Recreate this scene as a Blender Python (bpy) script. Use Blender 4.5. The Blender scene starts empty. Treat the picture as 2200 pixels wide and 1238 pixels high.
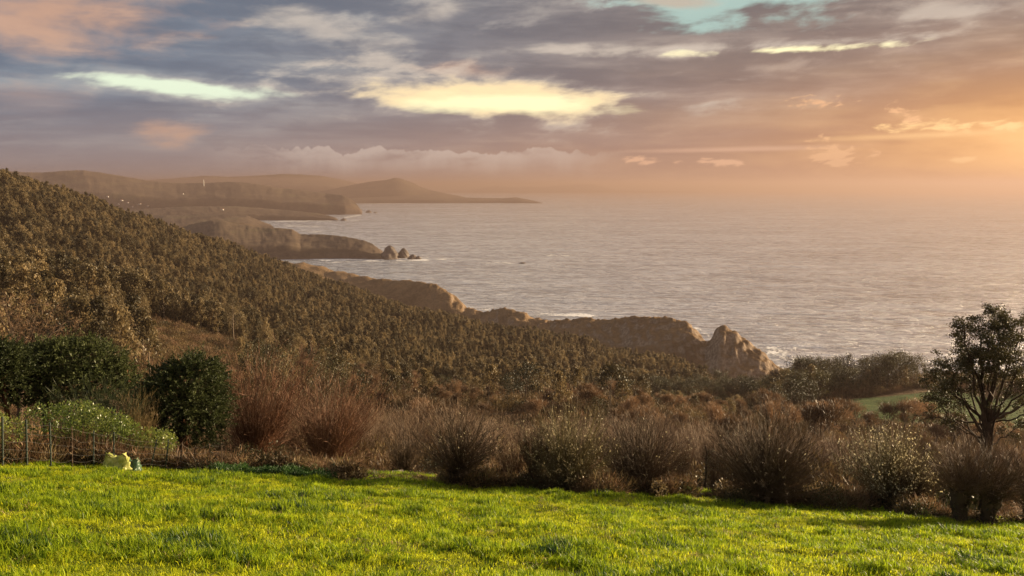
import bpy, math, random
import numpy as np
from mathutils import Vector

# ------------------------------------------------------------ camera, sky, sun, exposure
R = math.radians
SC = bpy.context.scene
COL = SC.collection
CAMZ = 160.0
FPX = 1650.0
PITCH = math.atan2(220.0, FPX)
EARTH = 7.4e6
cam = bpy.data.cameras.new('camera')
cam.sensor_width = 36.0
cam.lens = 36.0 * FPX / 2200.0
cam.clip_start = 0.1
cam.clip_end = 200000.0
camo = bpy.data.objects.new('camera', cam)
camo.location = (0, 0, CAMZ)
camo.rotation_euler = (math.pi / 2 - PITCH, 0, 0)
COL.objects.link(camo)
SC.camera = camo

SUN_AZ = R(65.0)
SUN_EL = R(10.5)
EXPOSURE = 1.65
KX = 2.0 ** -EXPOSURE
SC.view_settings.view_transform = 'Standard'
SC.view_settings.look = 'None'
SC.view_settings.exposure = EXPOSURE
SC.view_settings.gamma = 1.0
SC.view_settings.use_curve_mapping = False
SC.cycles.use_denoising = True
SC.cycles.max_bounces = 5
SC.cycles.diffuse_bounces = 2
SC.cycles.glossy_bounces = 2
SC.cycles.transmission_bounces = 3
SC.cycles.volume_bounces = 0
SC.cycles.transparent_max_bounces = 6
SC.cycles.sample_clamp_indirect = 4.0
SC.cycles.sample_clamp_direct = 12.0

sl = bpy.data.lights.new('sun', 'SUN')
sl.energy = 5.0
sl.angle = R(0.6)
sl.color = (1.0, 0.77, 0.48)
so = bpy.data.objects.new('sun', sl)
SUNV = Vector((math.sin(SUN_AZ) * math.cos(SUN_EL), math.cos(SUN_AZ) * math.cos(SUN_EL), math.sin(SUN_EL)))
so.rotation_euler = SUNV.to_track_quat('Z', 'Y').to_euler()
so.location = (30, 30, 220)
COL.objects.link(so)


def ray(u, v):
    """direction through photo pixel (2200 wide frame) as (x, y, z)"""
    a = (u - 1100.0) / FPX
    b = (619.0 - v) / FPX
    c, s = math.cos(PITCH), math.sin(PITCH)
    return (a, c + b * s, -s + b * c)


def azel(u, v):
    x, y, z = ray(u, v)
    return math.atan2(x, y), math.atan2(z, math.hypot(x, y))


def at(u, v, d):
    """the place seen at photo pixel (u, v) at horizontal distance d"""
    x, y, z = ray(u, v)
    h = math.hypot(x, y)
    return x / h * d, y / h * d, CAMZ + z / h * d


# ------------------------------------------------------------ node expression helper
class E:
    """a value in a node tree; arithmetic makes Math nodes"""
    def __init__(self, nt, s):
        self.nt, self.s = nt, s

    def _m(self, op, *a):
        n = self.nt.nodes.new('ShaderNodeMath')
        n.operation = op
        for i, x in enumerate((self,) + a):
            if isinstance(x, E):
                self.nt.links.new(x.s, n.inputs[i])
            else:
                n.inputs[i].default_value = float(x)
        return E(self.nt, n.outputs[0])

    def __add__(self, o): return self._m('ADD', o)
    __radd__ = __add__
    def __sub__(self, o): return self._m('SUBTRACT', o)
    def __rsub__(self, o): return (self * -1) + o
    def __mul__(self, o): return self._m('MULTIPLY', o)
    __rmul__ = __mul__
    def __truediv__(self, o): return self._m('DIVIDE', o)
    def max(self, o): return self._m('MAXIMUM', o)
    def min(self, o): return self._m('MINIMUM', o)
    def pow(self, o): return self._m('POWER', o)
    def abs(self): return self._m('ABSOLUTE')
    def exp(self): return self._m('EXPONENT')

    def ss(self, lo, hi, a=0.0, b=1.0, smooth=True):
        n = self.nt.nodes.new('ShaderNodeMapRange')
        n.interpolation_type = 'SMOOTHSTEP' if smooth else 'LINEAR'
        self.nt.links.new(self.s, n.inputs[0])
        for i, x in enumerate((lo, hi, a, b)):
            n.inputs[i + 1].default_value = x
        return E(self.nt, n.outputs[0])


def vec(nt, x, y, z=0.0):
    n = nt.nodes.new('ShaderNodeCombineXYZ')
    for i, q in enumerate((x, y, z)):
        if isinstance(q, E):
            nt.links.new(q.s, n.inputs[i])
        else:
            n.inputs[i].default_value = q
    return n.outputs[0]


def noise(nt, v, scale=1.0, detail=4.0, rough=0.55, dist=0.0):
    n = nt.nodes.new('ShaderNodeTexNoise')
    if v is not None:
        nt.links.new(v, n.inputs['Vector'])
    n.inputs['Scale'].default_value = scale
    n.inputs['Detail'].default_value = detail
    n.inputs['Roughness'].default_value = rough
    n.inputs['Distortion'].default_value = dist
    return E(nt, n.outputs['Fac'])


def mixc(nt, f, a, b, mode='MIX'):
    n = nt.nodes.new('ShaderNodeMix')
    n.data_type = 'RGBA'
    n.blend_type = mode
    n.clamp_factor = True
    for sock, q in ((n.inputs[0], f), (n.inputs[6], a), (n.inputs[7], b)):
        if isinstance(q, E):
            nt.links.new(q.s, sock)
        elif isinstance(q, bpy.types.NodeSocket):
            nt.links.new(q, sock)
        elif isinstance(q, (int, float)):
            sock.default_value = q
        else:
            sock.default_value = (q[0], q[1], q[2], 1.0)
    return n.outputs[2]


def ramp(nt, f, stops):
    n = nt.nodes.new('ShaderNodeValToRGB')
    el = n.color_ramp.elements
    while len(el) < len(stops):
        el.new(0.5)
    for e, (p, c) in zip(el, stops):
        e.position = p
        e.color = (c[0], c[1], c[2], 1)
    nt.links.new(f.s, n.inputs[0])
    return n.outputs[0]


# ------------------------------------------------------------ sky
w = bpy.data.worlds.new('World')
SC.world = w
w.use_nodes = True
nt = w.node_tree
nt.nodes.clear()
wo = nt.nodes.new('ShaderNodeOutputWorld')
bg = nt.nodes.new('ShaderNodeBackground')
nt.links.new(bg.outputs[0], wo.inputs[0])
tc = nt.nodes.new('ShaderNodeTexCoord')
sep = nt.nodes.new('ShaderNodeSeparateXYZ')
nt.links.new(tc.outputs['Generated'], sep.inputs[0])
gx, gy, gz = (E(nt, sep.outputs[i]) for i in range(3))
AZ = gx._m('ARCTAN2', gy)
EL = gz._m('ARCSINE')
gzp = gz.max(0.0)
den = gzp + 0.085
px, py = gx / den, gy / den
sky = nt.nodes.new('ShaderNodeTexSky')
sky.sky_type = 'NISHITA'
sky.sun_disc = False
sky.sun_elevation = SUN_EL
sky.sun_rotation = SUN_AZ
sky.altitude = 160
sky.dust_density = 2.0
skyc = mixc(nt, 1.0, sky.outputs[0], (0.06, 0.06, 0.06), 'MULTIPLY')

# cloud deck: noise on a plane overhead, long streaks lying across the view
pv = vec(nt, px * 0.62 + py * 0.10, py * 1.0 - px * 0.05, gz * 0.6)
n_big = noise(nt, pv, 0.85, 6, 0.56, 0.35)
n_med = noise(nt, pv, 2.6, 6, 0.60, 0.25)
pv2 = vec(nt, AZ * 3.2, EL * 15.0, 1.7)
n_low = noise(nt, pv2, 2.0, 9, 0.55, 0.2)
pv3 = vec(nt, AZ * 5.0 - EL * 2.0, EL * 15.0, 4.1)
n_puf = noise(nt, pv3, 2.2, 9, 0.56, 0.2)
wob = (n_low - 0.5) * 1.0

def K(c):
    return tuple(x * KX for x in c)

# glow around the hidden sun, low at the right
da = (AZ - R(40.0)) / R(17.0)
de = (EL - R(2.6)) / R(4.6)
W1 = (da * da + de * de) * -1.0
W1 = W1.exp()
db = (AZ - R(40.0)) / R(38.0)
dg = (EL - R(0.0)) / R(7.5)
W2 = ((db * db + dg * dg) * -1.0).exp()
low = EL.ss(R(7.5), R(0.5))
right = AZ.ss(R(-34), R(26))
c = mixc(nt, right, K((0.190, 0.240, 0.310)), K((0.250, 0.212, 0.202)))
hi = mixc(nt, right, K((0.37, 0.41, 0.44)), K((0.50, 0.42, 0.36)))
dark = mixc(nt, right, K((0.135, 0.175, 0.240)), K((0.165, 0.148, 0.152)))
tex = (n_big * 0.45 + n_med * 0.25 + n_low * 0.3)
c = mixc(nt, tex.ss(0.38, 0.51), dark, c)
c = mixc(nt, tex.ss(0.50, 0.63) * 0.85, c, hi)
n_str = noise(nt, vec(nt, AZ * 2.2 - EL * 1.5, EL * 26.0, 6.6), 1.3, 7, 0.55, 0.15)
c = mixc(nt, n_str.ss(0.50, 0.70) * 0.6, c, hi)
c = mixc(nt, n_str.ss(0.50, 0.33) * 0.7, c, dark)
c = mixc(nt, n_puf.ss(0.50, 0.68) * n_big.ss(0.40, 0.55) * 0.75, c, hi)
c = mixc(nt, n_puf.ss(0.48, 0.34) * 0.55, c, dark)
c = mixc(nt, EL.ss(R(15), R(28)) * n_big.ss(0.42, 0.56), c, mixc(nt, right, K((0.62, 0.68, 0.72)), K((1.05, 0.88, 0.74))))  # cloud above the view, brightened so the sea reflects more light
c = mixc(nt, low * 0.8, c, mixc(nt, right, K((0.33, 0.26, 0.26)), K((0.46, 0.28, 0.21))))
streak = n_low.ss(0.40, 0.66)
c = mixc(nt, W2 * 0.85, c, mixc(nt, streak, K((0.46, 0.25, 0.18)), K((0.60, 0.33, 0.20))))
c = mixc(nt, W1 * 1.05, c, mixc(nt, streak, K((0.80, 0.37, 0.12)), K((1.05, 0.54, 0.19))))
# clear gaps between the clouds, clouds lit from below, small scraps of cloud


def patch(u, v, ru, rv, k=0.55, tilt=0.0, nz=None, soft=0.35):
    a0, e0 = azel(u, v)
    x = (AZ - a0) / (ru / FPX)
    y = ((EL - e0) - (AZ - a0) * tilt) / (rv / FPX)
    d = (x * x + y * y)._m('SQRT')
    q = (1.0 - d) + ((nz if nz is not None else n_low) - 0.5) * (k * 9.0)
    return q.ss(-soft * 0.35, soft * 1.25)


n_fin = noise(nt, vec(nt, AZ * 16.0 - EL * 9.0, EL * 42.0, 2.2), 2.0, 7, 0.6, 0.3)
YEL, CRE, TEA, ORA, PNK = K((1.30, 1.18, 0.70)), K((0.72, 0.62, 0.52)), K((0.46, 0.66, 0.60)), K((0.68, 0.40, 0.27)), K((0.46, 0.34, 0.31))
MNT = K((0.90, 1.02, 0.78))
PATCHES = [
    # u, v, ru, rv, colour, strength, wobble, tilt, noise, softness
    (90, 30, 250, 85, ORA, 0.85, 0.35, 0.10, n_puf, 0.9),
    (345, 275, 100, 26, ORA, 0.75, 0.4, -0.10, n_puf, 0.8),
    (90, 215, 90, 30, PNK, 0.35, 0.4, 0.0, n_puf, 0.9),
    (700, 65, 170, 34, CRE, 0.65, 0.5, -0.22, n_puf, 1.0),
    (930, 30, 80, 22, CRE, 0.55, 0.5, 0.15, n_puf, 1.0),
    (830, 135, 110, 24, CRE, 0.7, 0.6, -0.05, n_puf, 0.7),
    (1000, 150, 120, 18, ORA, 0.45, 0.6, -0.08, n_puf, 0.8),
    (390, 183, 245, 24, CRE, 0.45, 0.4, -0.05, n_puf, 0.9),
    (370, 184, 200, 15, MNT, 1.0, 0.38, -0.06, n_puf, 0.55),
    (1030, 198, 330, 52, CRE, 0.65, 0.6, -0.04, n_puf, 0.8),
    (1070, 212, 262, 36, K((1.15, 0.90, 0.52)), 1.0, 0.32, -0.03, n_puf, 0.5),
    (1080, 224, 220, 27, YEL, 0.9, 0.35, -0.02, n_low, 0.6),
    (1540, 103, 330, 13, CRE, 0.75, 0.6, -0.008, n_puf, 0.9),
    (1690, 107, 160, 7, YEL, 0.9, 0.7, -0.01, n_puf, 0.7),
    (1620, -5, 230, 60, TEA, 0.85, 0.5, 0.0, n_puf, 0.6),
    (1440, 2, 70, 12, ORA, 0.5, 0.4, -0.1, n_puf, 0.8),
    (1990, 20, 170, 18, CRE, 0.6, 0.55, -0.08, n_puf, 0.8),
    (1752, 221, 50, 9, K((1.0, 0.56, 0.30)), 0.8, 0.6, 0.0, n_fin, 0.5),
    (1560, 322, 260, 6, K((0.85, 0.52, 0.36)), 0.55, 0.2, 0.01, n_str, 0.8),
    (1380, 342, 28, 7, K((0.95, 0.55, 0.34)), 0.8, 0.7, 0.0, n_fin, 0.6),
    (1520, 349, 50, 6, K((0.95, 0.55, 0.34)), 0.8, 0.7, 0.0, n_fin, 0.6),
    (1790, 330, 45, 20, K((0.98, 0.56, 0.30)), 0.7, 0.9, -0.2, n_fin, 0.6),
    (1945, 248, 24, 12, K((1.1, 0.62, 0.32)), 0.7, 0.8, -0.3, n_fin, 0.6),
    (2085, 270, 110, 10, K((1.25, 0.80, 0.36)), 0.9, 0.7, 0.0, n_fin, 0.8),
    (2010, 290, 240, 7, K((1.15, 0.70, 0.32)), 0.6, 0.2, 0.02, n_str, 0.8),
    (2055, 343, 24, 5, K((1.15, 0.70, 0.32)), 0.7, 0.6, 0.0, n_fin, 0.6),
    (2290, 310, 190, 50, K((1.35, 0.78, 0.33)), 0.6, 0.2, 0.0, n_puf, 1.0),
]
for (u_, v_, ru, rv, cc, st, k_, ti, nz_, sf) in PATCHES:
    c = mixc(nt, patch(u_, v_, ru, rv, k_, ti, nz_, sf) * st, c, cc)
# a bank of cumulus low over the far hills: scalloped tops
a0, _ = azel(860, 350)
bump = noise(nt, vec(nt, AZ * 16.0, EL * 3.0, 9.0), 1.0, 5, 0.6)
top = (bump - 0.5) * R(4.0) + R(2.6)
dtop = (top - EL) / R(1.0)
bank = dtop.ss(0.0, 0.10) * dtop.ss(2.2, 0.1)
inb = AZ.ss(azel(380, 330)[0], azel(640, 330)[0]) * AZ.ss(azel(1380, 330)[0], azel(1150, 330)[0])
c = mixc(nt, bank * inb * n_puf.ss(0.30, 0.55) * 0.9, c, mixc(nt, right, K((0.56, 0.47, 0.43)), K((0.66, 0.49, 0.39))))
# clear sky showing through thinner cloud high overhead
clear = n_big.ss(0.60, 0.72) * EL.ss(R(16), R(30))
c = mixc(nt, clear * 0.8, c, skyc)
c = mixc(nt, EL.ss(R(-0.3), R(-3.0)), c, K((0.16, 0.11, 0.075)))
nt.links.new(c, bg.inputs['Color'])
bg.inputs['Strength'].default_value = 1.0
w.cycles.sampling_method = 'MANUAL'
w.cycles.sample_map_resolution = 512
# ------------------------------------------------------------ numpy noise and mesh helpers
RNG = np.random.default_rng(7)
_perm = np.random.default_rng(3).permutation(512)
_perm = np.concatenate([_perm, _perm, _perm])
_grad = np.random.default_rng(4).normal(size=(512, 2))
_grad /= np.linalg.norm(_grad, axis=1)[:, None]


def perlin(x, y):
    xi, yi = np.floor(x).astype(int), np.floor(y).astype(int)
    xf, yf = x - xi, y - yi
    xi &= 511
    yi &= 511
    u, v = xf * xf * xf * (xf * (xf * 6 - 15) + 10), yf * yf * yf * (yf * (yf * 6 - 15) + 10)

    def g(ix, iy, dx, dy):
        h = _grad[_perm[_perm[ix & 511] + (iy & 511)]]
        return h[..., 0] * dx + h[..., 1] * dy
    a = g(xi, yi, xf, yf)
    b = g(xi + 1, yi, xf - 1, yf)
    c_ = g(xi, yi + 1, xf, yf - 1)
    d = g(xi + 1, yi + 1, xf - 1, yf - 1)
    return (a + u * (b - a)) + v * ((c_ + u * (d - c_)) - (a + u * (b - a)))


def fbm(x, y, oct=5, rough=0.5):
    s, a, f = 0.0, 1.0, 1.0
    for i in range(oct):
        s = s + a * perlin(x * f + 13.1 * i, y * f + 7.7 * i)
        a *= rough
        f *= 2.03
    return s


def ridged(x, y, oct=5):
    s, a, f = 0.0, 0.5, 1.0
    for i in range(oct):
        s = s + a * (1 - np.abs(perlin(x * f + 3.1 * i, y * f + 9.7 * i)) * 2.4)
        a *= 0.5
        f *= 2.1
    return s


def mesh(name, V, F, smooth=False):
    """V [n,3]; F list of index arrays ([m,3] and/or [m,4])"""
    if not isinstance(F, (list, tuple)):
        F = [F]
    F = [f for f in F if len(f)]
    me = bpy.data.meshes.new(name)
    V = np.asarray(V, dtype=np.float32)
    me.vertices.add(len(V))
    me.vertices.foreach_set('co', V.ravel())
    idx = np.concatenate([np.asarray(f, dtype=np.int32).ravel() for f in F])
    tot = np.concatenate([np.full(len(f), f.shape[1], dtype=np.int32) for f in F])
    st = np.concatenate([[0], np.cumsum(tot)[:-1]]).astype(np.int32)
    me.loops.add(len(idx))
    me.loops.foreach_set('vertex_index', idx)
    me.polygons.add(len(tot))
    me.polygons.foreach_set('loop_start', st)
    if smooth:
        me.polygons.foreach_set('use_smooth', np.ones(len(tot), dtype=bool))
    me.update(calc_edges=True)
    me.validate()
    return me


class MB:
    """collects shapes into one mesh"""
    def __init__(self):
        self.V, self.F3, self.F4, self.n = [], [], [], 0

    def add(self, V, F):
        F = np.asarray(F)
        V = np.asarray(V, dtype=float).reshape(-1, 3)
        (self.F3 if F.shape[1] == 3 else self.F4).append(F + self.n)
        self.V.append(V)
        self.n += len(V)
        return self

    def mesh(self, name, smooth=False):
        fs = []
        if self.F3:
            fs.append(np.concatenate(self.F3))
        if self.F4:
            fs.append(np.concatenate(self.F4))
        return mesh(name, np.concatenate(self.V), fs, smooth)


def tubes(mb, P, Rd, sides=3):
    """P [n,k,3] polylines, Rd [n,k] radii"""
    P = np.asarray(P, float)
    Rd = np.asarray(Rd, float)
    n, k, _ = P.shape
    T = np.gradient(P, axis=1)
    T /= np.linalg.norm(T, axis=2, keepdims=True) + 1e-9
    ref = np.where(np.abs(T[..., 2:3]) > 0.9, np.array([1.0, 0, 0]), np.array([0, 0, 1.0]))
    A = np.cross(T, ref)
    A /= np.linalg.norm(A, axis=2, keepdims=True) + 1e-9
    B = np.cross(T, A)
    ang = np.arange(sides) / sides * 2 * np.pi
    V = P[:, :, None] + Rd[:, :, None, None] * (np.cos(ang)[None, None, :, None] * A[:, :, None] + np.sin(ang)[None, None, :, None] * B[:, :, None])
    idx = np.arange(n * k * sides).reshape(n, k, sides)
    a, b = idx[:, :-1], idx[:, 1:]
    F = np.stack([a, np.roll(a, -1, 2), np.roll(b, -1, 2), b], -1).reshape(-1, 4)
    mb.add(V, F)
    # end caps as fans of the last ring
    if sides == 3:
        mb.add(V[:, -1].reshape(-1, 3), np.arange(n * 3).reshape(n, 3))
    else:
        mb.add(V[:, -1, :4].reshape(-1, 3) if sides == 4 else V[:, -1, [0, sides // 4, sides // 2, 3 * sides // 4]].reshape(-1, 3), np.arange(n * 4).reshape(n, 4))
    return mb


def unit(n, rng):
    v = rng.normal(size=(n, 3))
    return v / np.linalg.norm(v, axis=1, keepdims=True)


def leaves(mb, Cn, D, size, aspect=0.5, rng=RNG, tri=False):
    """rhombic leaves at Cn pointing along D"""
    n = len(Cn)
    D = D / (np.linalg.norm(D, axis=1, keepdims=True) + 1e-9)
    S = np.cross(D, unit(n, rng))
    S /= np.linalg.norm(S, axis=1, keepdims=True) + 1e-9
    sz = np.broadcast_to(np.asarray(size, float), (n,))[:, None]
    a = Cn
    b = Cn + D * sz * 0.5 + S * sz * aspect * 0.5
    c_ = Cn + D * sz
    d = Cn + D * sz * 0.5 - S * sz * aspect * 0.5
    if tri:
        V = np.stack([a - S * sz * aspect * .5, a + S * sz * aspect * .5, c_], 1)
        mb.add(V.reshape(-1, 3), np.arange(3 * n).reshape(n, 3))
    else:
        V = np.stack([a, b, c_, d], 1)
        mb.add(V.reshape(-1, 3), np.arange(4 * n).reshape(n, 4))
    return mb


def box(mb, c0, size, rot=None):
    s = np.array([[x, y, z] for x in (-.5, .5) for y in (-.5, .5) for z in (-.5, .5)]) * np.asarray(size, float)
    if rot is not None:
        s = s @ np.array(rot).T
    mb.add(s + np.asarray(c0, float), [[0, 1, 3, 2], [4, 6, 7, 5], [0, 4, 5, 1], [2, 3, 7, 6], [0, 2, 6, 4], [1, 5, 7, 3]])
    return mb


def mk(name, me, mat=None, parent=None, loc=None, label=None, cat=None, group=None, kind=None, link=True):
    o = bpy.data.objects.new(name, me)
    if me is not None and mat is not None and not len(me.materials):
        for m in (mat if isinstance(mat, (list, tuple)) else [mat]):
            me.materials.append(m)
    if link:
        COL.objects.link(o)
    if parent is not None:
        o.parent = parent
    if loc is not None:
        o.location = loc
    for k_, v_ in (('label', label), ('category', cat), ('group', group), ('kind', kind)):
        if v_:
            o[k_] = v_
    return o


def thing(name, loc, label, cat, group=None, rz=0.0, s=1.0):
    o = mk(name, None, None, None, loc, label, cat, group)
    o.rotation_euler = (0, 0, rz)
    o.scale = (s, s, s) if not isinstance(s, (tuple, list)) else s
    return o


def dup(root, loc, rz, s, label=None, group=None):
    r = root.copy()
    COL.objects.link(r)
    r.location = loc
    r.rotation_euler = (0, 0, rz)
    r.scale = s if isinstance(s, (tuple, list)) else (s, s, s)
    if label:
        r['label'] = label
    if group:
        r['group'] = group
    for ch in list(root.children):
        c2 = ch.copy()
        COL.objects.link(c2)
        c2.parent = r
        for g in list(ch.children):
            d = g.copy()
            COL.objects.link(d)
            d.parent = c2
    return r


# ------------------------------------------------------------ materials
def newmat(name):
    m = bpy.data.materials.new(name)
    m.use_nodes = True
    m.node_tree.nodes.clear()
    return m, m.node_tree


def gen(nt, which='Object'):
    return nt.nodes.new('ShaderNodeTexCoord').outputs[which]


def pos(nt):
    return nt.nodes.new('ShaderNodeNewGeometry').outputs['Position']


def shader_out(nt, sh):
    o = nt.nodes.new('ShaderNodeOutputMaterial')
    nt.links.new(sh, o.inputs[0])


def principled(nt, col, rough=0.8, spec=0.3, nrm=None, **kw):
    p = nt.nodes.new('ShaderNodeBsdfPrincipled')
    for sock, q in ((p.inputs['Base Color'], col), (p.inputs['Roughness'], rough), (p.inputs['Specular IOR Level'], spec)):
        if isinstance(q, E):
            nt.links.new(q.s, sock)
        elif isinstance(q, bpy.types.NodeSocket):
            nt.links.new(q, sock)
        elif isinstance(q, (int, float)):
            sock.default_value = q
        else:
            sock.default_value = (q[0], q[1], q[2], 1)
    if nrm is not None:
        nt.links.new(nrm, p.inputs['Normal'])
    return p


def bump(nt, h, strength=0.5, dist=0.1):
    b = nt.nodes.new('ShaderNodeBump')
    b.inputs['Strength'].default_value = strength
    b.inputs['Distance'].default_value = dist
    nt.links.new(h.s, b.inputs['Height'])
    return b.outputs[0]


def foliage_mat(name, ca, cb, trans=0.35, ctrans=None, gloss=0.15, rough=0.5, scale=1.5, vary=0.35, instance=False, tmix=None):
    """leaf material: two hues mottled, per plant variation, light shining through"""
    m, nt = newmat(name)
    oi = nt.nodes.new('ShaderNodeObjectInfo')
    rnd = E(nt, oi.outputs['Random'])
    n1 = noise(nt, gen(nt), scale, 3)
    ri = E(nt, nt.nodes.new('ShaderNodeNewGeometry').outputs['Random Per Island'])
    f = (n1.ss(0.35, 0.65) * 0.4 + ri * 0.6 + (rnd - 0.5) * 0.9).min(1.0).max(0.0)
    col = mixc(nt, f, ca, cb)
    br = rnd * vary * 2 + (1 - vary)
    vv = nt.nodes.new('ShaderNodeVectorMath')
    vv.operation = 'SCALE'
    nt.links.new(col, vv.inputs[0])
    nt.links.new(br.s, vv.inputs['Scale'])
    col = vv.outputs[0]
    p = principled(nt, col, rough, gloss)
    t = nt.nodes.new('ShaderNodeBsdfTranslucent')
    if ctrans is None:
        tcol = col
    else:
        tcol = mixc(nt, 1.0, col, ctrans, 'MULTIPLY')
    nt.links.new(tcol, t.inputs[0])
    mx = nt.nodes.new('ShaderNodeMixShader')
    mx.inputs[0].default_value = trans
    nt.links.new(p.outputs[0], mx.inputs[1])
    nt.links.new(t.outputs[0], mx.inputs[2])
    shader_out(nt, mx.outputs[0])
    return m


def bark_mat(name, ca, cb, scale=6.0, rough=0.85, spec=0.2):
    m, nt = newmat(name)
    oi = nt.nodes.new('ShaderNodeObjectInfo')
    n1 = noise(nt, gen(nt), scale, 5, 0.65)
    ri = E(nt, nt.nodes.new('ShaderNodeNewGeometry').outputs['Random Per Island'])
    col = mixc(nt, (n1.ss(0.35, 0.65) * 0.5 + ri * 0.5), ca, cb)
    p = principled(nt, col, rough, spec, bump(nt, n1, 0.5, 0.02))
    shader_out(nt, p.outputs[0])
    return m


def plain_mat(name, ca, cb=None, scale=8.0, rough=0.6, spec=0.3, metal=0.0, bmp=0.0):
    m, nt = newmat(name)
    n1 = noise(nt, gen(nt), scale, 4, 0.6)
    col = mixc(nt, n1.ss(0.3, 0.7), ca, cb or ca)
    p = principled(nt, col, rough, spec, bump(nt, n1, bmp, 0.02) if bmp else None)
    p.inputs['Metallic'].default_value = metal
    shader_out(nt, p.outputs[0])
    return m


def instancer(name, pts, rots, scl, idx, protos, label=None, **kw):
    """one object that stands copies of the protos on its points (for what nobody could count)"""
    me = bpy.data.meshes.new(name)
    pts = np.asarray(pts, np.float32)
    me.vertices.add(len(pts))
    me.vertices.foreach_set('co', pts.ravel())
    for nm, ty, arr, fld in (('rot', 'FLOAT_VECTOR', rots, 'vector'), ('scl', 'FLOAT_VECTOR', scl, 'vector'), ('pick', 'INT', idx, 'value')):
        at_ = me.attributes.new(nm, ty, 'POINT')
        at_.data.foreach_set(fld, np.asarray(arr, np.int32 if ty == 'INT' else np.float32).ravel())
    o = mk(name, me, None, kind='stuff', label=label)
    coll = bpy.data.collections.new(name + '_pieces')
    for i, (pm, pmat) in enumerate(protos):
        q = bpy.data.objects.new('%s_piece_%03d' % (name, i), pm)
        if not len(pm.materials):
            pm.materials.append(pmat)
        coll.objects.link(q)
    ng = bpy.data.node_groups.new(name, 'GeometryNodeTree')
    ng.interface.new_socket('Geometry', in_out='INPUT', socket_type='NodeSocketGeometry')
    ng.interface.new_socket('Geometry', in_out='OUTPUT', socket_type='NodeSocketGeometry')
    gi, go = ng.nodes.new('NodeGroupInput'), ng.nodes.new('NodeGroupOutput')
    ci = ng.nodes.new('GeometryNodeCollectionInfo')
    ci.inputs[0].default_value = coll
    ci.inputs['Separate Children'].default_value = True
    ci.inputs['Reset Children'].default_value = True
    ip = ng.nodes.new('GeometryNodeInstanceOnPoints')
    ip.inputs['Pick Instance'].default_value = True

    def attr(nm, ty):
        n = ng.nodes.new('GeometryNodeInputNamedAttribute')
        n.data_type = ty
        n.inputs[0].default_value = nm
        return n.outputs[0]
    e2r = ng.nodes.new('FunctionNodeEulerToRotation')
    L = ng.links.new
    L(attr('rot', 'FLOAT_VECTOR'), e2r.inputs[0])
    L(gi.outputs[0], ip.inputs['Points'])
    L(ci.outputs[0], ip.inputs['Instance'])
    L(attr('pick', 'INT'), ip.inputs['Instance Index'])
    L(e2r.outputs[0], ip.inputs['Rotation'])
    L(attr('scl', 'FLOAT_VECTOR'), ip.inputs['Scale'])
    L(ip.outputs[0], go.inputs[0])
    md = o.modifiers.new('stand', 'NODES')
    md.node_group = ng
    return o
# ------------------------------------------------------------ the lie of the land
PXS, PYS = -0.063, -0.326            # fall of the meadow towards the right and away


def plane_z(x, y):
    return CAMZ - 1.7 + PXS * x + PYS * y


AZG = np.linspace(R(-58), R(58), 1161)


def curve(pts, soft=25):
    """pts (u, v, d) -> distance and height along the azimuth grid"""
    q = sorted((azel(u, v)[0], d, at(u, v, d)[2]) for u, v, d in pts)
    a, d, z = (np.array(t) for t in zip(*q))
    def sm(arr):
        y = np.interp(AZG, a, arr)
        if soft < 3:
            return y
        k = np.hanning(soft + 2)[1:-1]
        return np.convolve(np.pad(y, soft // 2, mode='edge'), k / k.sum(), 'valid')
    return sm(d), sm(z)


def curve_z(pts):
    """pts (u, z, d): height given directly"""
    q = sorted((azel(u, 700)[0], d, z) for u, z, d in pts)
    a, d, z = (np.array(t) for t in zip(*q))
    return np.interp(AZG, a, d), np.interp(AZG, a, z)


def plane_curve(d, dz=0.0):
    return np.full_like(AZG, d), plane_z(np.sin(AZG) * d, np.cos(AZG) * d) + dz


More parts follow.
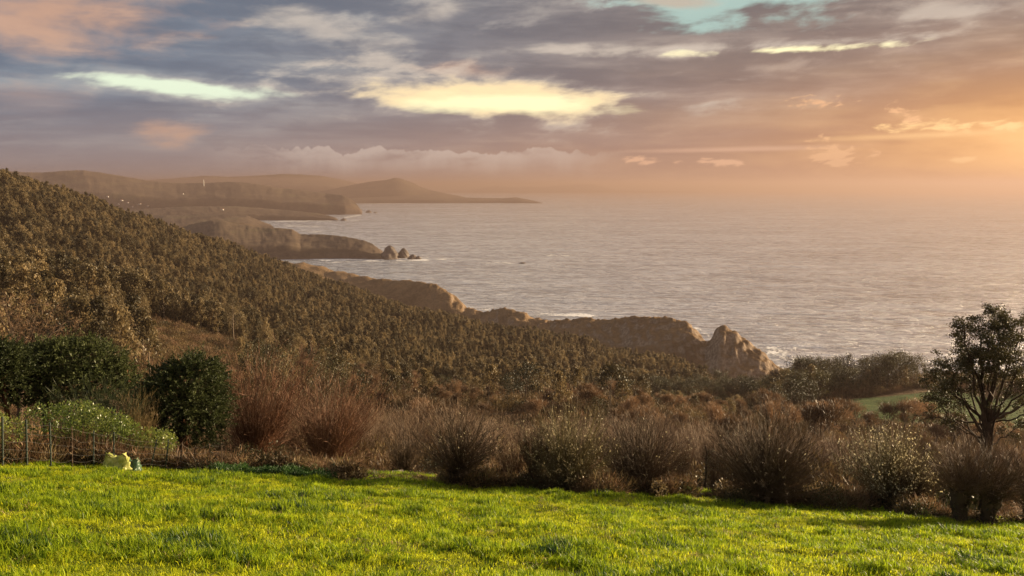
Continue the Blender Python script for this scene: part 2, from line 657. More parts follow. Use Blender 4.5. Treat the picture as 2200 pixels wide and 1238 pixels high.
COAST_TOP = [(-500, 560, 1330), (300, 556, 1300), (560, 556, 1280), (640, 566, 1220), (700, 577, 1180), (760, 590, 1120), (800, 598, 1080), (850, 602, 1030), (900, 606, 985), (940, 614, 950), (965, 628, 930),
             (985, 643, 915), (1000, 660, 900), (1040, 668, 860), (1080, 663, 835), (1115, 671, 810), (1140, 684, 795), (1200, 690, 765), (1260, 687, 745), (1310, 682, 722), (1380, 681, 702), (1440, 684, 688), (1475, 692, 678), (1495, 710, 670),
             (1515, 735, 662), (1528, 729, 656), (1536, 713, 652), (1545, 702, 648), (1556, 700, 646), (1566, 711, 646), (1580, 714, 645), (1590, 726, 645), (1608, 738, 644), (1620, 748, 643), (1635, 754, 642), (1650, 773, 640), (1662, 784, 638), (1672, 793, 636), (1685, 812, 634), (1720, 830, 630), (2600, 850, 600)]
CURVES = [
    plane_curve(0.01),
    plane_curve(24.0, -0.35),
    plane_curve(46.0, -0.6),
    curve_z([(-400, 131, 80), (300, 131, 80), (900, 129, 85), (1500, 128, 85), (2600, 125, 85)]),
    curve_z([(-400, 122, 150), (0, 121, 150), (400, 119, 150), (1000, 116, 150), (1500, 114, 150), (1900, 113, 145), (2600, 110, 145)]),
    curve([(-400, 690, 250), (0, 715, 250), (350, 755, 250), (600, 800, 250), (1000, 862, 250), (1300, 880, 250), (1500, 880, 250), (1750, 905, 245), (1900, 872, 270), (2200, 858, 290), (2600, 850, 290)]),
    curve([(-400, 600, 400), (0, 622, 395), (300, 675, 370), (500, 735, 350), (650, 760, 345), (800, 785, 340), (1000, 812, 340), (1200, 830, 345), (1400, 850, 350), (1600, 850, 350), (1750, 842, 350), (1900, 822, 350), (2000, 814, 350), (2200, 818, 350), (2600, 820, 350)]),
    curve([(-400, 590, 460), (0, 600, 460), (300, 660, 450), (500, 728, 445), (800, 760, 430), (1000, 785, 420), (1200, 808, 415), (1400, 832, 405), (1500, 838, 400), (1600, 850, 400), (1700, 865, 400), (1900, 850, 400), (2200, 845, 400), (2600, 850, 400)]),
    curve([(-600, 330, 830), (-200, 360, 830), (0, 397, 820), (100, 425, 830), (250, 470, 860), (400, 518, 900), (550, 560, 930), (620, 588, 900), (700, 618, 850), (800, 652, 790), (900, 684, 730), (1000, 705, 680), (1100, 727, 640),
           (1200, 742, 600), (1300, 759, 560), (1400, 779, 510), (1450, 792, 480), (1500, 812, 460), (1600, 850, 440), (1700, 880, 440), (2000, 900, 440), (2600, 930, 440)]),
    curve([(-400, 500, 1000), (0, 500, 1000), (300, 540, 1050), (500, 580, 1080), (600, 605, 1080), (700, 640, 1000), (850, 690, 900), (1000, 720, 800), (1150, 755, 700), (1300, 790, 640), (1400, 805, 610), (1500, 825, 590), (1600, 840, 590), (1700, 880, 590), (2600, 900, 560)]),
    curve(COAST_TOP, 1),
]
_d, _z = CURVES[-1]
CURVES.append((_d * 1.045 + 8, _z * 0.45 - 2))
CURVES.append((_d * 1.09 + 14, np.full_like(_z, -9.0)))
CURVES.append((_d * 1.6 + 200, np.full_like(_z, -30.0)))
DK = np.stack([c_[0] for c_ in CURVES], 1)
ZK = np.stack([c_[1] for c_ in CURVES], 1)
for k in range(1, DK.shape[1]):
    DK[:, k] = np.maximum(DK[:, k], DK[:, k - 1] + 4.0)
# limited Hermite tangents, so that the ground never overshoots
_h = np.diff(DK, axis=1)
_s = np.diff(ZK, axis=1) / _h
MK = np.zeros_like(ZK)
MK[:, 0], MK[:, -1] = _s[:, 0], _s[:, -1]
same = _s[:, :-1] * _s[:, 1:] > 0
w1, w2 = 2 * _h[:, 1:] + _h[:, :-1], _h[:, 1:] + 2 * _h[:, :-1]
with np.errstate(divide='ignore', invalid='ignore'):
    hm = (w1 + w2) / (w1 / _s[:, :-1] + w2 / _s[:, 1:])
MK[:, 1:-1] = np.where(same, hm, 0.0)


def ground(x, y, rough=True):
    x, y = np.asarray(x, float), np.asarray(y, float)
    az = np.arctan2(x, y)
    d = np.hypot(x, y)
    f = np.clip((az - AZG[0]) / (AZG[1] - AZG[0]), 0, len(AZG) - 1.001)
    i = f.astype(int)
    t = (f - i)[..., None]
    D = DK[i] * (1 - t) + DK[i + 1] * t
    Z = ZK[i] * (1 - t) + ZK[i + 1] * t
    M = MK[i] * (1 - t) + MK[i + 1] * t
    dd = np.clip(d, 0.02, None)
    k = np.clip((dd[..., None] >= D).sum(-1) - 1, 0, D.shape[-1] - 2)
    tk = lambda A, j: np.take_along_axis(A, j[..., None], -1)[..., 0]
    d0, d1, z0, z1, m0, m1 = tk(D, k), tk(D, k + 1), tk(Z, k), tk(Z, k + 1), tk(M, k), tk(M, k + 1)
    h = d1 - d0
    s = np.clip((dd - d0) / h, 0, 1)
    z = (2 * s**3 - 3 * s**2 + 1) * z0 + (s**3 - 2 * s**2 + s) * h * m0 + (-2 * s**3 + 3 * s**2) * z1 + (s**3 - s**2) * h * m1
    # behind and beside the camera: the same hillside, easing off
    pl = plane_z(x, y)
    pl = np.where(pl > 166, 166 + 20 * np.tanh((pl - 166) / 20), pl) - 0.35
    pl = np.maximum(pl, -30)
    wb = np.clip((np.abs(az) - R(56)) / R(25), 0, 1)
    z = z * (1 - wb) + np.where(d > 200, np.maximum(np.minimum(pl, 180), z), pl) * wb
    if rough:
        z = z + fbm(x / 60, y / 60, 4) * np.clip((d - 60) / 300, 0, 1) * 4.0
        # broken rock where the land meets the sea
        ct = D[..., -4]
        rk = np.clip(1 - np.abs(d - ct * 1.0) / 75.0, 0, 1) * np.clip((az - azel(880, 620)[0]) / 0.05, 0, 1) * (wb == 0)
        near = np.clip(1 - np.abs(d - ct) / 9.0, 0, 1)
        z = z + rk * ((ridged(x / 15, y / 15, 6) - 0.62) * 9.0 * (1 - 0.62 * near) + fbm(x / 5, y / 5, 3) * 1.6)
        rk2 = np.clip(1 - np.abs(d - ct * 1.0) / 60.0, 0, 1) * (1 - np.clip((az - azel(880, 620)[0]) / 0.05, 0, 1)) * (wb == 0)
        z = z + rk2 * fbm(x / 30, y / 30, 5) * 5 * (1 - 0.5 * near)
    return z


def g1(x, y):
    return float(ground(np.array([x]), np.array([y]))[0])


def hit(u, v, d0=12.0, d1=2000.0, top=0.0):
    """where the line of sight through photo pixel (u, v) meets the ground"""
    x, y, z = ray(u, v)
    h = math.hypot(x, y)
    ds = np.geomspace(d0, d1, 3000)
    X, Y, Zr = x / h * ds, y / h * ds, CAMZ + z / h * ds
    m = np.where(mead_z(X, Y) > Zr - 1e-3)[0]
    j = m[0] if len(m) else len(ds) - 1
    return X[j], Y[j], float(mead_z(X[j:j + 1], Y[j:j + 1])[0]), ds[j]


def mead_z(x, y):
    """meadow surface near the camera, the terrain farther off"""
    x, y = np.asarray(x, float), np.asarray(y, float)
    p = plane_z(x, y)
    lump = fbm(x / 1.9, y / 1.3, 4, 0.55) * 0.14 + fbm(x / 7 + 5, y / 6, 2) * 0.10
    lump = lump * np.clip((y - 3) / 3, 0, 1)
    p = p + lump
    d = np.hypot(x, y)
    t = np.clip((d - 23.5) / 3.0, 0, 1)
    g = ground(x, y)
    return np.where(d < 26.5, p * (1 - t) + g * t, g)


# terrain sheet, all round the camera
rings = np.concatenate([[0.5], np.geomspace(4, 24, 12), np.geomspace(26, 120, 90), np.linspace(121, 560, 230)[1:], np.linspace(562, 770, 130), np.geomspace(775, 1500, 110), [1700, 2100, 2600]])
fine = np.linspace(R(-40), R(40), 760)
coarse = np.concatenate([np.linspace(R(-180), R(-41), 50), fine, np.linspace(R(41), R(178), 49)])
A_, D_ = np.meshgrid(coarse, rings)
X, Y = np.sin(A_) * D_, np.cos(A_) * D_
Z = ground(X, Y)
Z = np.where(D_ < 25, Z - 0.4, Z)
nr, nc = X.shape
ii = np.arange(nr * nc).reshape(nr, nc)
nx = np.roll(ii, -1, 1)
F = np.stack([ii[:-1], ii[1:], nx[1:], nx[:-1]], -1).reshape(-1, 4)[:, ::-1]
tm = mesh('hillside', np.stack([X, Y, Z], -1).reshape(-1, 3), F, smooth=True)
# cover masks: field grass (r), heath (g)
gm = np.zeros(nr * nc)


def ell(x, y, u, v, d, ra, rd):
    """soft oval patch on the ground round the place seen at (u, v, d)"""
    cx, cy, _ = at(u, v, d)
    n = math.hypot(cx, cy)
    ux, uy = cx / n, cy / n
    dx, dy = x - cx, y - cy
    return (dx * ux + dy * uy) ** 2 / rd ** 2 + (dx * uy - dy * ux) ** 2 / ra ** 2


fx, fy = X.ravel(), Y.ravel()
e1 = ell(fx, fy, 2090, 885, 262, 44, 48) + fbm(fx / 25, fy / 25, 3) * 0.5
field = np.clip((1.1 - e1) * 4, 0, 1)
dd_ = np.hypot(fx, fy)
near_g = np.clip((30 - dd_) / 4, 0, 1)
cam_ = tm.color_attributes.new('cover', 'FLOAT_COLOR', 'POINT')
cov = np.zeros((nr * nc, 4), np.float32)
cov[:, 0] = np.maximum(field, near_g)
ct_ = np.interp(np.arctan2(fx, fy), AZG, CURVES[10][0])
cov[:, 1] = np.clip(1 - np.abs(dd_ - ct_) / 60, 0, 1) * np.clip((np.arctan2(fx, fy) - azel(880, 620)[0]) / 0.05, 0, 1)
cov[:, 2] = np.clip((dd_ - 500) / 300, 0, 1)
cov[:, 3] = 1
cam_.data.foreach_set('color', cov.ravel())

m_land, nt = newmat('heath and rock')
at_ = nt.nodes.new('ShaderNodeAttribute')
at_.attribute_name = 'cover'
sp = nt.nodes.new('ShaderNodeSeparateColor')
nt.links.new(at_.outputs['Color'], sp.inputs[0])
P_ = pos(nt)
n1, n2, n3 = noise(nt, P_, 0.03, 6, 0.6), noise(nt, P_, 0.35, 6, 0.65), noise(nt, P_, 2.5, 4, 0.6)
c = mixc(nt, (n1 * 0.5 + n2 * 0.5).ss(0.4, 0.6), (0.075, 0.042, 0.022), (0.13, 0.075, 0.035))
c = mixc(nt, E(nt, sp.outputs[2]), c, mixc(nt, (n1 * 0.5 + n2 * 0.5).ss(0.4, 0.6), (0.12, 0.075, 0.040), (0.22, 0.14, 0.075)))  # far land coloured paler and warmer, standing in for haze
c = mixc(nt, n3.ss(0.5, 0.75) * 0.5, c, (0.06, 0.065, 0.025))
gnode = nt.nodes.new('ShaderNodeNewGeometry')
sn = nt.nodes.new('ShaderNodeSeparateXYZ')
nt.links.new(gnode.outputs['Normal'], sn.inputs[0])
steep = (E(nt, sn.outputs[2]) + (n2 - 0.5) * 0.5).ss(0.86, 0.68)
rockc = ramp(nt, n2, [(0.3, (0.12, 0.08, 0.055)), (0.5, (0.20, 0.145, 0.10)), (0.62, (0.31, 0.24, 0.18)), (0.75, (0.15, 0.105, 0.08))])
c = mixc(nt, steep * E(nt, sp.outputs[1]).ss(0.0, 0.35), c, rockc)
c = mixc(nt, E(nt, sp.outputs[0]), c, mixc(nt, n2.ss(0.4, 0.65), (0.035, 0.060, 0.012), (0.065, 0.090, 0.018)))
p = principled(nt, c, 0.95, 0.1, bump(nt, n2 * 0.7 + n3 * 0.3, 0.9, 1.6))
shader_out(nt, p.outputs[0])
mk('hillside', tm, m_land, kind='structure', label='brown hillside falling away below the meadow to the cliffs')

# ------------------------------------------------------------ meadow
gx_, gy_ = np.meshgrid(np.arange(-26, 26.01, 0.13), np.arange(-4, 27.01, 0.13))
mz = mead_z(gx_, gy_)
dq = np.hypot(gx_, gy_)
r_, c_ = gx_.shape
ii = np.arange(r_ * c_).reshape(r_, c_)
F = np.stack([ii[:-1, :-1], ii[:-1, 1:], ii[1:, 1:], ii[1:, :-1]], -1).reshape(-1, 4)
keep = (dq[:-1, :-1] < 25.6).ravel()
mm = mesh('meadow', np.stack([gx_, gy_, mz], -1).reshape(-1, 3), F[keep], smooth=True)
m_mead, nt = newmat('meadow soil and thatch')
P_ = pos(nt)
n2 = noise(nt, P_, 3.0, 5, 0.6)
c = mixc(nt, n2.ss(0.35, 0.65), (0.030, 0.045, 0.010), (0.070, 0.085, 0.020))
p = principled(nt, c, 0.95, 0.1, bump(nt, n2, 0.6, 0.03))
shader_out(nt, p.outputs[0])
mk('meadow', mm, m_mead, kind='structure', label='bright green sloping meadow')

# ------------------------------------------------------------ sea, curved like the earth
rs = np.concatenate([[200], np.geomspace(330, 56000, 300)])
as_ = np.linspace(R(-110), R(110), 221)
A_, D_ = np.meshgrid(as_, rs)
V = np.stack([np.sin(A_) * D_, np.cos(A_) * D_, -D_ ** 2 / (2 * EARTH)], -1)
nr, nc = A_.shape
ii = np.arange(nr * nc).reshape(nr, nc)
F = np.stack([ii[:-1, :-1], ii[1:, :-1], ii[1:, 1:], ii[:-1, 1:]], -1).reshape(-1, 4)[:, ::-1]
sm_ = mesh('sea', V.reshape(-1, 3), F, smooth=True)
m_sea, nt = newmat('sea water')
P_ = pos(nt)
mp = nt.nodes.new('ShaderNodeMapping')
mp.inputs['Rotation'].default_value = (0, 0, R(-20))
mp.inputs['Scale'].default_value = (0.38, 1.0, 1.0)
nt.links.new(P_, mp.inputs[0])
W_ = mp.outputs[0]
s1, s2, s3, s4 = noise(nt, W_, 0.014, 4, 0.5), noise(nt, W_, 0.06, 4, 0.6, 0.3), noise(nt, W_, 0.30, 4, 0.6), noise(nt, W_, 1.1, 2, 0.5)
patchy = noise(nt, W_, 0.0035, 4, 0.6)
h = s1 * 26.0 + s2 * 16.0 + s3 * 6.0 + s4 * 0.8
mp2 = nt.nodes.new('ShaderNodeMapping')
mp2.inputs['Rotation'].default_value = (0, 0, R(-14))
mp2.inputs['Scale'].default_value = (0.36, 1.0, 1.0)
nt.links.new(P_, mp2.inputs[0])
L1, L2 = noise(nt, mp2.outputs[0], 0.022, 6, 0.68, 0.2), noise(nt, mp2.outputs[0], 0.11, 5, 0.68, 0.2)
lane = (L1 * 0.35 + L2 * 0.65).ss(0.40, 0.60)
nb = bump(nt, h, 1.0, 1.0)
p = principled(nt, mixc(nt, lane * 0.8 + patchy.ss(0.35, 0.65) * 0.2, (0.19, 0.205, 0.235), (0.64, 0.67, 0.74)), 0.18, 0.5, nb)  # pale streaked base colour stands in for sky brightness reflected off the waves
p.inputs['IOR'].default_value = 1.45
# scattered white horses
wh = (s2 * 0.5 + s3 * 0.5).ss(0.665, 0.71) * patchy.ss(0.45, 0.6)
fo = principled(nt, (0.62, 0.60, 0.58), 0.9, 0.1)
mx = nt.nodes.new('ShaderNodeMixShader')
nt.links.new((wh * 0.7).s, mx.inputs[0])
nt.links.new(p.outputs[0], mx.inputs[1])
nt.links.new(fo.outputs[0], mx.inputs[2])
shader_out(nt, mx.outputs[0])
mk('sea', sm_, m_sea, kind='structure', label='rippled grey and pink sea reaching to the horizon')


# ------------------------------------------------------------ headlands and far hills
def sea_d(u, v):
    """distance at which the curved sea is seen through (u, v)"""
    t = -math.tan(azel(u, v)[1])
    disc = t * t - 2 * CAMZ / EARTH
    return EARTH * (t - math.sqrt(max(disc, 0.0)))


m_far, nt = newmat('headland heath')
P_ = pos(nt)
n1, n2 = noise(nt, P_, 0.006, 6, 0.62), noise(nt, P_, 0.05, 5, 0.65)
gn = nt.nodes.new('ShaderNodeNewGeometry')
sn = nt.nodes.new('ShaderNodeSeparateXYZ')
nt.links.new(gn.outputs['Normal'], sn.inputs[0])
c = mixc(nt, (n1 * 0.6 + n2 * 0.4).ss(0.42, 0.58), (0.070, 0.050, 0.036), (0.110, 0.078, 0.052))
c = mixc(nt, n1.ss(0.55, 0.62) * 0.6, c, (0.09, 0.075, 0.042))
steep = (E(nt, sn.outputs[2]) + (n2 - 0.5) * 0.6).ss(0.84, 0.60)
c = mixc(nt, steep, c, mixc(nt, n2.ss(0.35, 0.7), (0.075, 0.055, 0.042), (0.135, 0.10, 0.078)))
p = principled(nt, c, 0.95, 0.1, bump(nt, n2, 0.5, 3.0))
shader_out(nt, p.outputs[0])


def landmass(name, label, sky, shore, depth, back, du=3.0, amp=6.0, sc=90.0, cliff=0.35, hold=0.0):
    """land with the outline SKY (u, v), water line SHORE (u, v); crest DEPTH m behind the shore, falling to the sea BACK m farther on"""
    us = np.arange(sky[0][0], sky[-1][0] + 0.1, du)
    sv = np.interp(us, [p_[0] for p_ in sky], [p_[1] for p_ in sky])
    shv = np.interp(us, [p_[0] for p_ in shore], [p_[1] for p_ in shore])
    dep = np.interp(us, [p_[0] for p_ in depth], [p_[1] for p_ in depth]) if isinstance(depth, list) else np.full(len(us), float(depth))
    prof = np.array([-0.06, 0.0, 0.03, 0.07, 0.12, 0.18, 0.25, 0.33, 0.42, 0.52, 0.62, 0.72, 0.82, 0.91, 1.0])
    V = []
    kw = max(3, int(46 / du)) | 1
    ker = np.hanning(kw + 2)[1:-1]
    ker /= ker.sum()
    svs = np.convolve(np.pad(sv, kw // 2, mode='edge'), ker, 'valid')
    for u, s_, h_, dp, s2 in zip(us, sv, shv, dep, svs):
        d0 = sea_d(u, h_)
        dc = d0 + dp
        x, y, z = ray(u, s_)
        hh = math.hypot(x, y)
        x, y = x / hh, y / hh
        zt = CAMZ + z / hh * dc
        zs = -dc * dc / (2 * EARTH)
        Hh = max(zt - zs, 0.5)
        q_ = ray(u, max(s2, s_))
        Hs = max(CAMZ + q_[2] / math.hypot(q_[0], q_[1]) * dc - zs, 0.4)
        for t in prof:
            d = d0 + dp * t
            e = 0.0 if t <= 0 else cliff * min(t / 0.10, 1.0) + (1 - cliff) * (t ** 0.8 if hold == 0 else t ** (0.8 + hold))
            zz = -d * d / (2 * EARTH) + ((Hs * (1 - t ** 4) + Hh * t ** 4) * e if t >= 0 else -6)
            V.append((x * d, y * d, zz, t))
        for t in (0.15, 0.35, 0.6, 0.8, 1.0):
            d = dc + back * t
            zz = -d * d / (2 * EARTH) + Hh * (1 - t ** 1.3) - 6 * t
            V.append((x * d, y * d, zz, 1 - t))
    V = np.array(V)
    k_ = len(prof) + 5
    t_ = V[:, 3]
    edge = np.minimum(1, 6 * np.clip(np.where(np.arange(len(V)) % k_ < len(prof), t_, t_), 0, 1))
    amp = amp * 0.55
    crest = np.where(np.arange(len(V)) % k_ == len(prof) - 1, 0.22, 1.0)
    V[:, 2] += (ridged(V[:, 0] / sc, V[:, 1] / sc, 5) - 0.6) * amp * edge * crest + fbm(V[:, 0] / sc * 4, V[:, 1] / sc * 4, 3) * amp * 0.3 * edge
    n_ = len(us)
    ii = np.arange(n_ * k_).reshape(n_, k_)
    F = np.stack([ii[:-1, :-1], ii[:-1, 1:], ii[1:, 1:], ii[1:, :-1]], -1).reshape(-1, 4)[:, ::-1]
    me = mesh(name, V[:, :3], F, smooth=True)
    return mk(name, me, m_far, kind='structure', label=label)


landmass('headland', 'low rocky headland with stacks at its tip', [(330, 505), (380, 492), (405, 484), (430, 478), (455, 474), (480, 474), (510, 481), (560, 488), (600, 490), (628, 493), (645, 503), (700, 504), (740, 508), (780, 516), (800, 524), (815, 538), (826, 552), (834, 557)],
         [(330, 562), (640, 557), (700, 556), (835, 558)], [(330, 420), (700, 170), (800, 90), (835, 20)], 300, amp=8, sc=70, du=2.0)
landmass('headland', 'hazy spur of land behind the rocky headland', [(300, 468), (350, 462), (400, 461), (440, 459), (490, 459), (530, 462), (555, 474), (578, 484), (590, 489)],
         [(300, 500), (560, 491), (590, 490)], [(300, 700), (560, 250), (590, 30)], 500, amp=12, sc=140)
landmass('headland', 'broad dark headland across the bay', [(-260, 362), (-100, 368), (30, 369), (90, 371), (140, 367), (180, 366), (215, 371), (270, 380), (330, 390), (380, 394), (440, 393), (500, 391), (550, 395), (575, 399), (605, 405), (650, 408), (690, 414), (735, 419), (752, 427), (765, 437), (774, 449), (779, 459)],
         [(-260, 463), (560, 462), (740, 461.5), (780, 460.5)], [(-260, 1500), (400, 1000), (700, 500), (765, 150), (780, 30)], 900, amp=20, sc=230)
landmass('headland', 'lower dark cliff in front of the broad headland', [(250, 452), (400, 444), (500, 443), (560, 447), (620, 452), (680, 458), (705, 463), (718, 468), (728, 474)],
         [(250, 477), (560, 474), (728, 474)], [(250, 500), (600, 300), (700, 110), (728, 20)], 500, amp=10, sc=120, du=2.0)
landmass('hills', 'faint ridge behind the dark headland', [(-200, 396), (200, 396), (330, 386), (380, 383), (440, 378), (500, 380), (560, 377), (605, 374), (650, 375), (690, 378), (730, 385), (765, 394), (800, 404), (860, 418), (900, 424)],
         [(-200, 428), (900, 428)], 2400, 2500, amp=18, sc=500)
landmass('mountain', 'hazy pointed mountain over the low cape', [(640, 420), (700, 409), (750, 399), (790, 391), (830, 387), (848, 382), (862, 384), (885, 392), (905, 402), (925, 409), (955, 415), (1000, 424)],
         [(640, 435), (1000, 435)], 700, 1500, amp=10, sc=200, cliff=0.1)
landmass('cape', 'low flat cape with the lighthouse', [(740, 424), (800, 421), (870, 418), (940, 420), (975, 425), (1020, 425), (1080, 426), (1110, 424), (1130, 428), (1150, 432), (1166, 436)],
         [(740, 437.5), (900, 437.0), (1060, 436.5), (1120, 437.0), (1166, 437.0)], [(740, 900), (1000, 500), (1120, 250), (1166, 30)], 500, amp=5, sc=150)
landmass('hills', 'faint low islands on the horizon', [(900, 413), (950, 411), (1010, 409), (1045, 403), (1070, 400), (1100, 403), (1140, 402), (1170, 403), (1195, 399), (1225, 398), (1245, 396), (1275, 396), (1292, 400), (1308, 405), (1325, 409), (1500, 411)],
         [(900, 414.5), (1500, 414.5)], 1500, 2500, amp=8, sc=500, cliff=0.2)

# ------------------------------------------------------------ haze
mh, nt = newmat('haze')
pv_ = nt.nodes.new('ShaderNodeVolumePrincipled')
pv_.inputs['Color'].default_value = (0.315, 0.232, 0.208, 1)
pv_.inputs['Density'].default_value = 0.00014
pv_.inputs['Anisotropy'].default_value = 0.34
o_ = nt.nodes.new('ShaderNodeOutputMaterial')
nt.links.new(pv_.outputs[0], o_.inputs['Volume'])
hb = MB()
HTOP, HBOT, HW = 262.0, -240.0, 58000.0
box(hb, (0, 0, (HTOP + HBOT) / 2), (2 * HW, 2 * HW, HTOP - HBOT))
mk('haze', hb.mesh('haze'), mh, kind='stuff', label='thin warm haze over land and sea')
# ------------------------------------------------------------ plant materials
M_EUC = foliage_mat('eucalyptus leaves', (0.058, 0.047, 0.020), (0.175, 0.125, 0.058), trans=0.35, gloss=0.25, rough=0.5, vary=0.35, scale=0.4)
M_DARK = foliage_mat('dark evergreen leaves', (0.022, 0.024, 0.010), (0.060, 0.052, 0.020), trans=0.22, gloss=0.2, vary=0.3, scale=0.5)
M_TWIG = foliage_mat('bare brown twigs', (0.085, 0.050, 0.026), (0.20, 0.12, 0.065), trans=0.25, gloss=0.2, vary=0.35, scale=0.5)
M_SCRUB = foliage_mat('brown scrub', (0.065, 0.044, 0.022), (0.14, 0.098, 0.045), trans=0.25, gloss=0.1, vary=0.4, scale=0.6)
M_CYP = foliage_mat('cypress sprays', (0.022, 0.030, 0.012), (0.080, 0.092, 0.030), trans=0.25, gloss=0.15, vary=0.15, scale=1.2)
M_BAY = foliage_mat('glossy hedge leaves', (0.085, 0.125, 0.022), (0.27, 0.285, 0.060), trans=0.45, gloss=0.5, rough=0.35, vary=0.1, scale=1.5)
M_BROOM = foliage_mat('broom shoots', (0.030, 0.048, 0.022), (0.085, 0.085, 0.040), trans=0.2, gloss=0.2, vary=0.1, scale=1.5)
M_SHOOT = bark_mat('willow shoots', (0.075, 0.045, 0.024), (0.23, 0.140, 0.075), 1.0, rough=0.7, spec=0.25)
M_SHOOTB = bark_mat('pale brown shoots', (0.10, 0.065, 0.040), (0.27, 0.18, 0.11), 1.0, rough=0.7, spec=0.25)  # lighter shoots for bushes farther back, haze put into the colour
M_SHOOT2 = bark_mat('dark willow shoots', (0.036, 0.023, 0.013), (0.12, 0.076, 0.042), 1.0, rough=0.7, spec=0.25)
M_SHOOT3 = bark_mat('olive willow shoots', (0.070, 0.055, 0.022), (0.20, 0.150, 0.065), 1.0, rough=0.7, spec=0.25)
M_SHOOT4 = bark_mat('reddish willow shoots', (0.075, 0.034, 0.018), (0.20, 0.095, 0.050), 1.0, rough=0.7, spec=0.25)
M_BUD = foliage_mat('pale catkins', (0.34, 0.28, 0.15), (0.62, 0.55, 0.34), trans=0.4, gloss=0.3, vary=0.1)
M_BARK = bark_mat('grey brown bark', (0.030, 0.020, 0.013), (0.085, 0.058, 0.038), 3.0)
M_RBARK = bark_mat('reddish bark', (0.07, 0.030, 0.015), (0.16, 0.065, 0.03), 3.0)
M_PBARK = bark_mat('pale smooth bark', (0.09, 0.065, 0.045), (0.17, 0.13, 0.095), 1.0)
M_GRASS = foliage_mat('meadow grass', (0.13, 0.185, 0.007), (0.54, 0.56, 0.020), trans=0.60, gloss=0.14, rough=0.45, vary=0.28, scale=5.0)
M_GRASS2 = foliage_mat('lush grass', (0.070, 0.135, 0.007), (0.30, 0.37, 0.014), trans=0.54, gloss=0.14, rough=0.45, vary=0.3, scale=5.0)
M_STRAW = foliage_mat('dry grass', (0.20, 0.14, 0.06), (0.36, 0.27, 0.13), trans=0.4, gloss=0.3, vary=0.2)
M_WEED = foliage_mat('nettle leaves', (0.018, 0.050, 0.012), (0.05, 0.10, 0.022), trans=0.35, gloss=0.3, vary=0.25)


def join(parts, name):
    """parts [(MB, material)] -> one mesh with several materials"""
    mb, mats, ids = [], [], []
    V, F3, F4, i3, i4, n = [], [], [], [], [], 0
    for k_, (b, m) in enumerate(parts):
        for f in b.F3:
            F3.append(f + n)
            i3.append(np.full(len(f), k_))
        for f in b.F4:
            F4.append(f + n)
            i4.append(np.full(len(f), k_))
        V += b.V
        n += b.n
        mats.append(m)
    fs = ([np.concatenate(F3)] if F3 else []) + ([np.concatenate(F4)] if F4 else [])
    me = mesh(name, np.concatenate(V), fs)
    for m in mats:
        me.materials.append(m)
    mi = np.concatenate(i3 + i4).astype(np.int32)
    if len(mi) == len(me.polygons):
        me.polygons.foreach_set('material_index', mi)
    return me


def euc(seed, h=12.0, rad=2.0, base=0.28, n_br=16, per=80, leaf=0.42, point=0.6):
    """young eucalyptus: slim trunk, upswept branches, drooping clumps of leaves"""
    r = np.random.default_rng(seed)
    wood, crown = MB(), MB()
    lean = r.normal(0, 0.03, 2) * h
    t = np.linspace(0, 1, 9)
    spine = np.stack([lean[0] * t**2 + r.normal(0, .05, 9), lean[1] * t**2 + r.normal(0, .05, 9), t * h * 0.96], 1)
    spine[0, 2] = -0.6
    tubes(wood, spine[None], (0.14 * (1 - t) + 0.02)[None] * h / 12, 5)
    Pb, tips = [], []
    for i in range(n_br):
        f = base + (0.97 - base) * (i + r.random()) / n_br
        o = np.array([np.interp(f, t, spine[:, k]) for k in range(3)])
        a = i * 2.4 + r.normal(0, .5)
        prof = (min(1.0, (1 - f) / point) ** 0.7) * (0.65 + 0.6 * r.random())
        L = rad * prof + 0.25
        e = o + np.array([math.cos(a) * L, math.sin(a) * L, L * (0.7 + 0.5 * r.random())])
        mid = (o + e) / 2 + np.array([0, 0, -0.12 * L])
        Pb.append([o, mid, e])
        tips.append((e, L))
    Pb = np.array(Pb)
    tubes(wood, Pb, np.tile([0.045, 0.03, 0.012], (len(Pb), 1)) * h / 12, 3)
    tips.append((spine[-1], 0.5))
    tips.append((spine[-2], 0.8))
    for e, L in tips:
        k = int(per * (0.5 + 0.9 * r.random()))
        s = 0.24 * rad + 0.16 * L
        c_ = e + np.clip(r.normal(0, 1, (k, 3)), -1.9, 1.9) * np.array([s, s, s * 1.15]) * 0.62 - np.array([0, 0, s * 0.25])
        D = r.normal(0, 0.55, (k, 3)) + np.array([0, 0, -0.75])
        leaves(crown, c_, D, leaf * (0.6 + 0.7 * r.random(k)), 0.42, r)
    return wood, crown


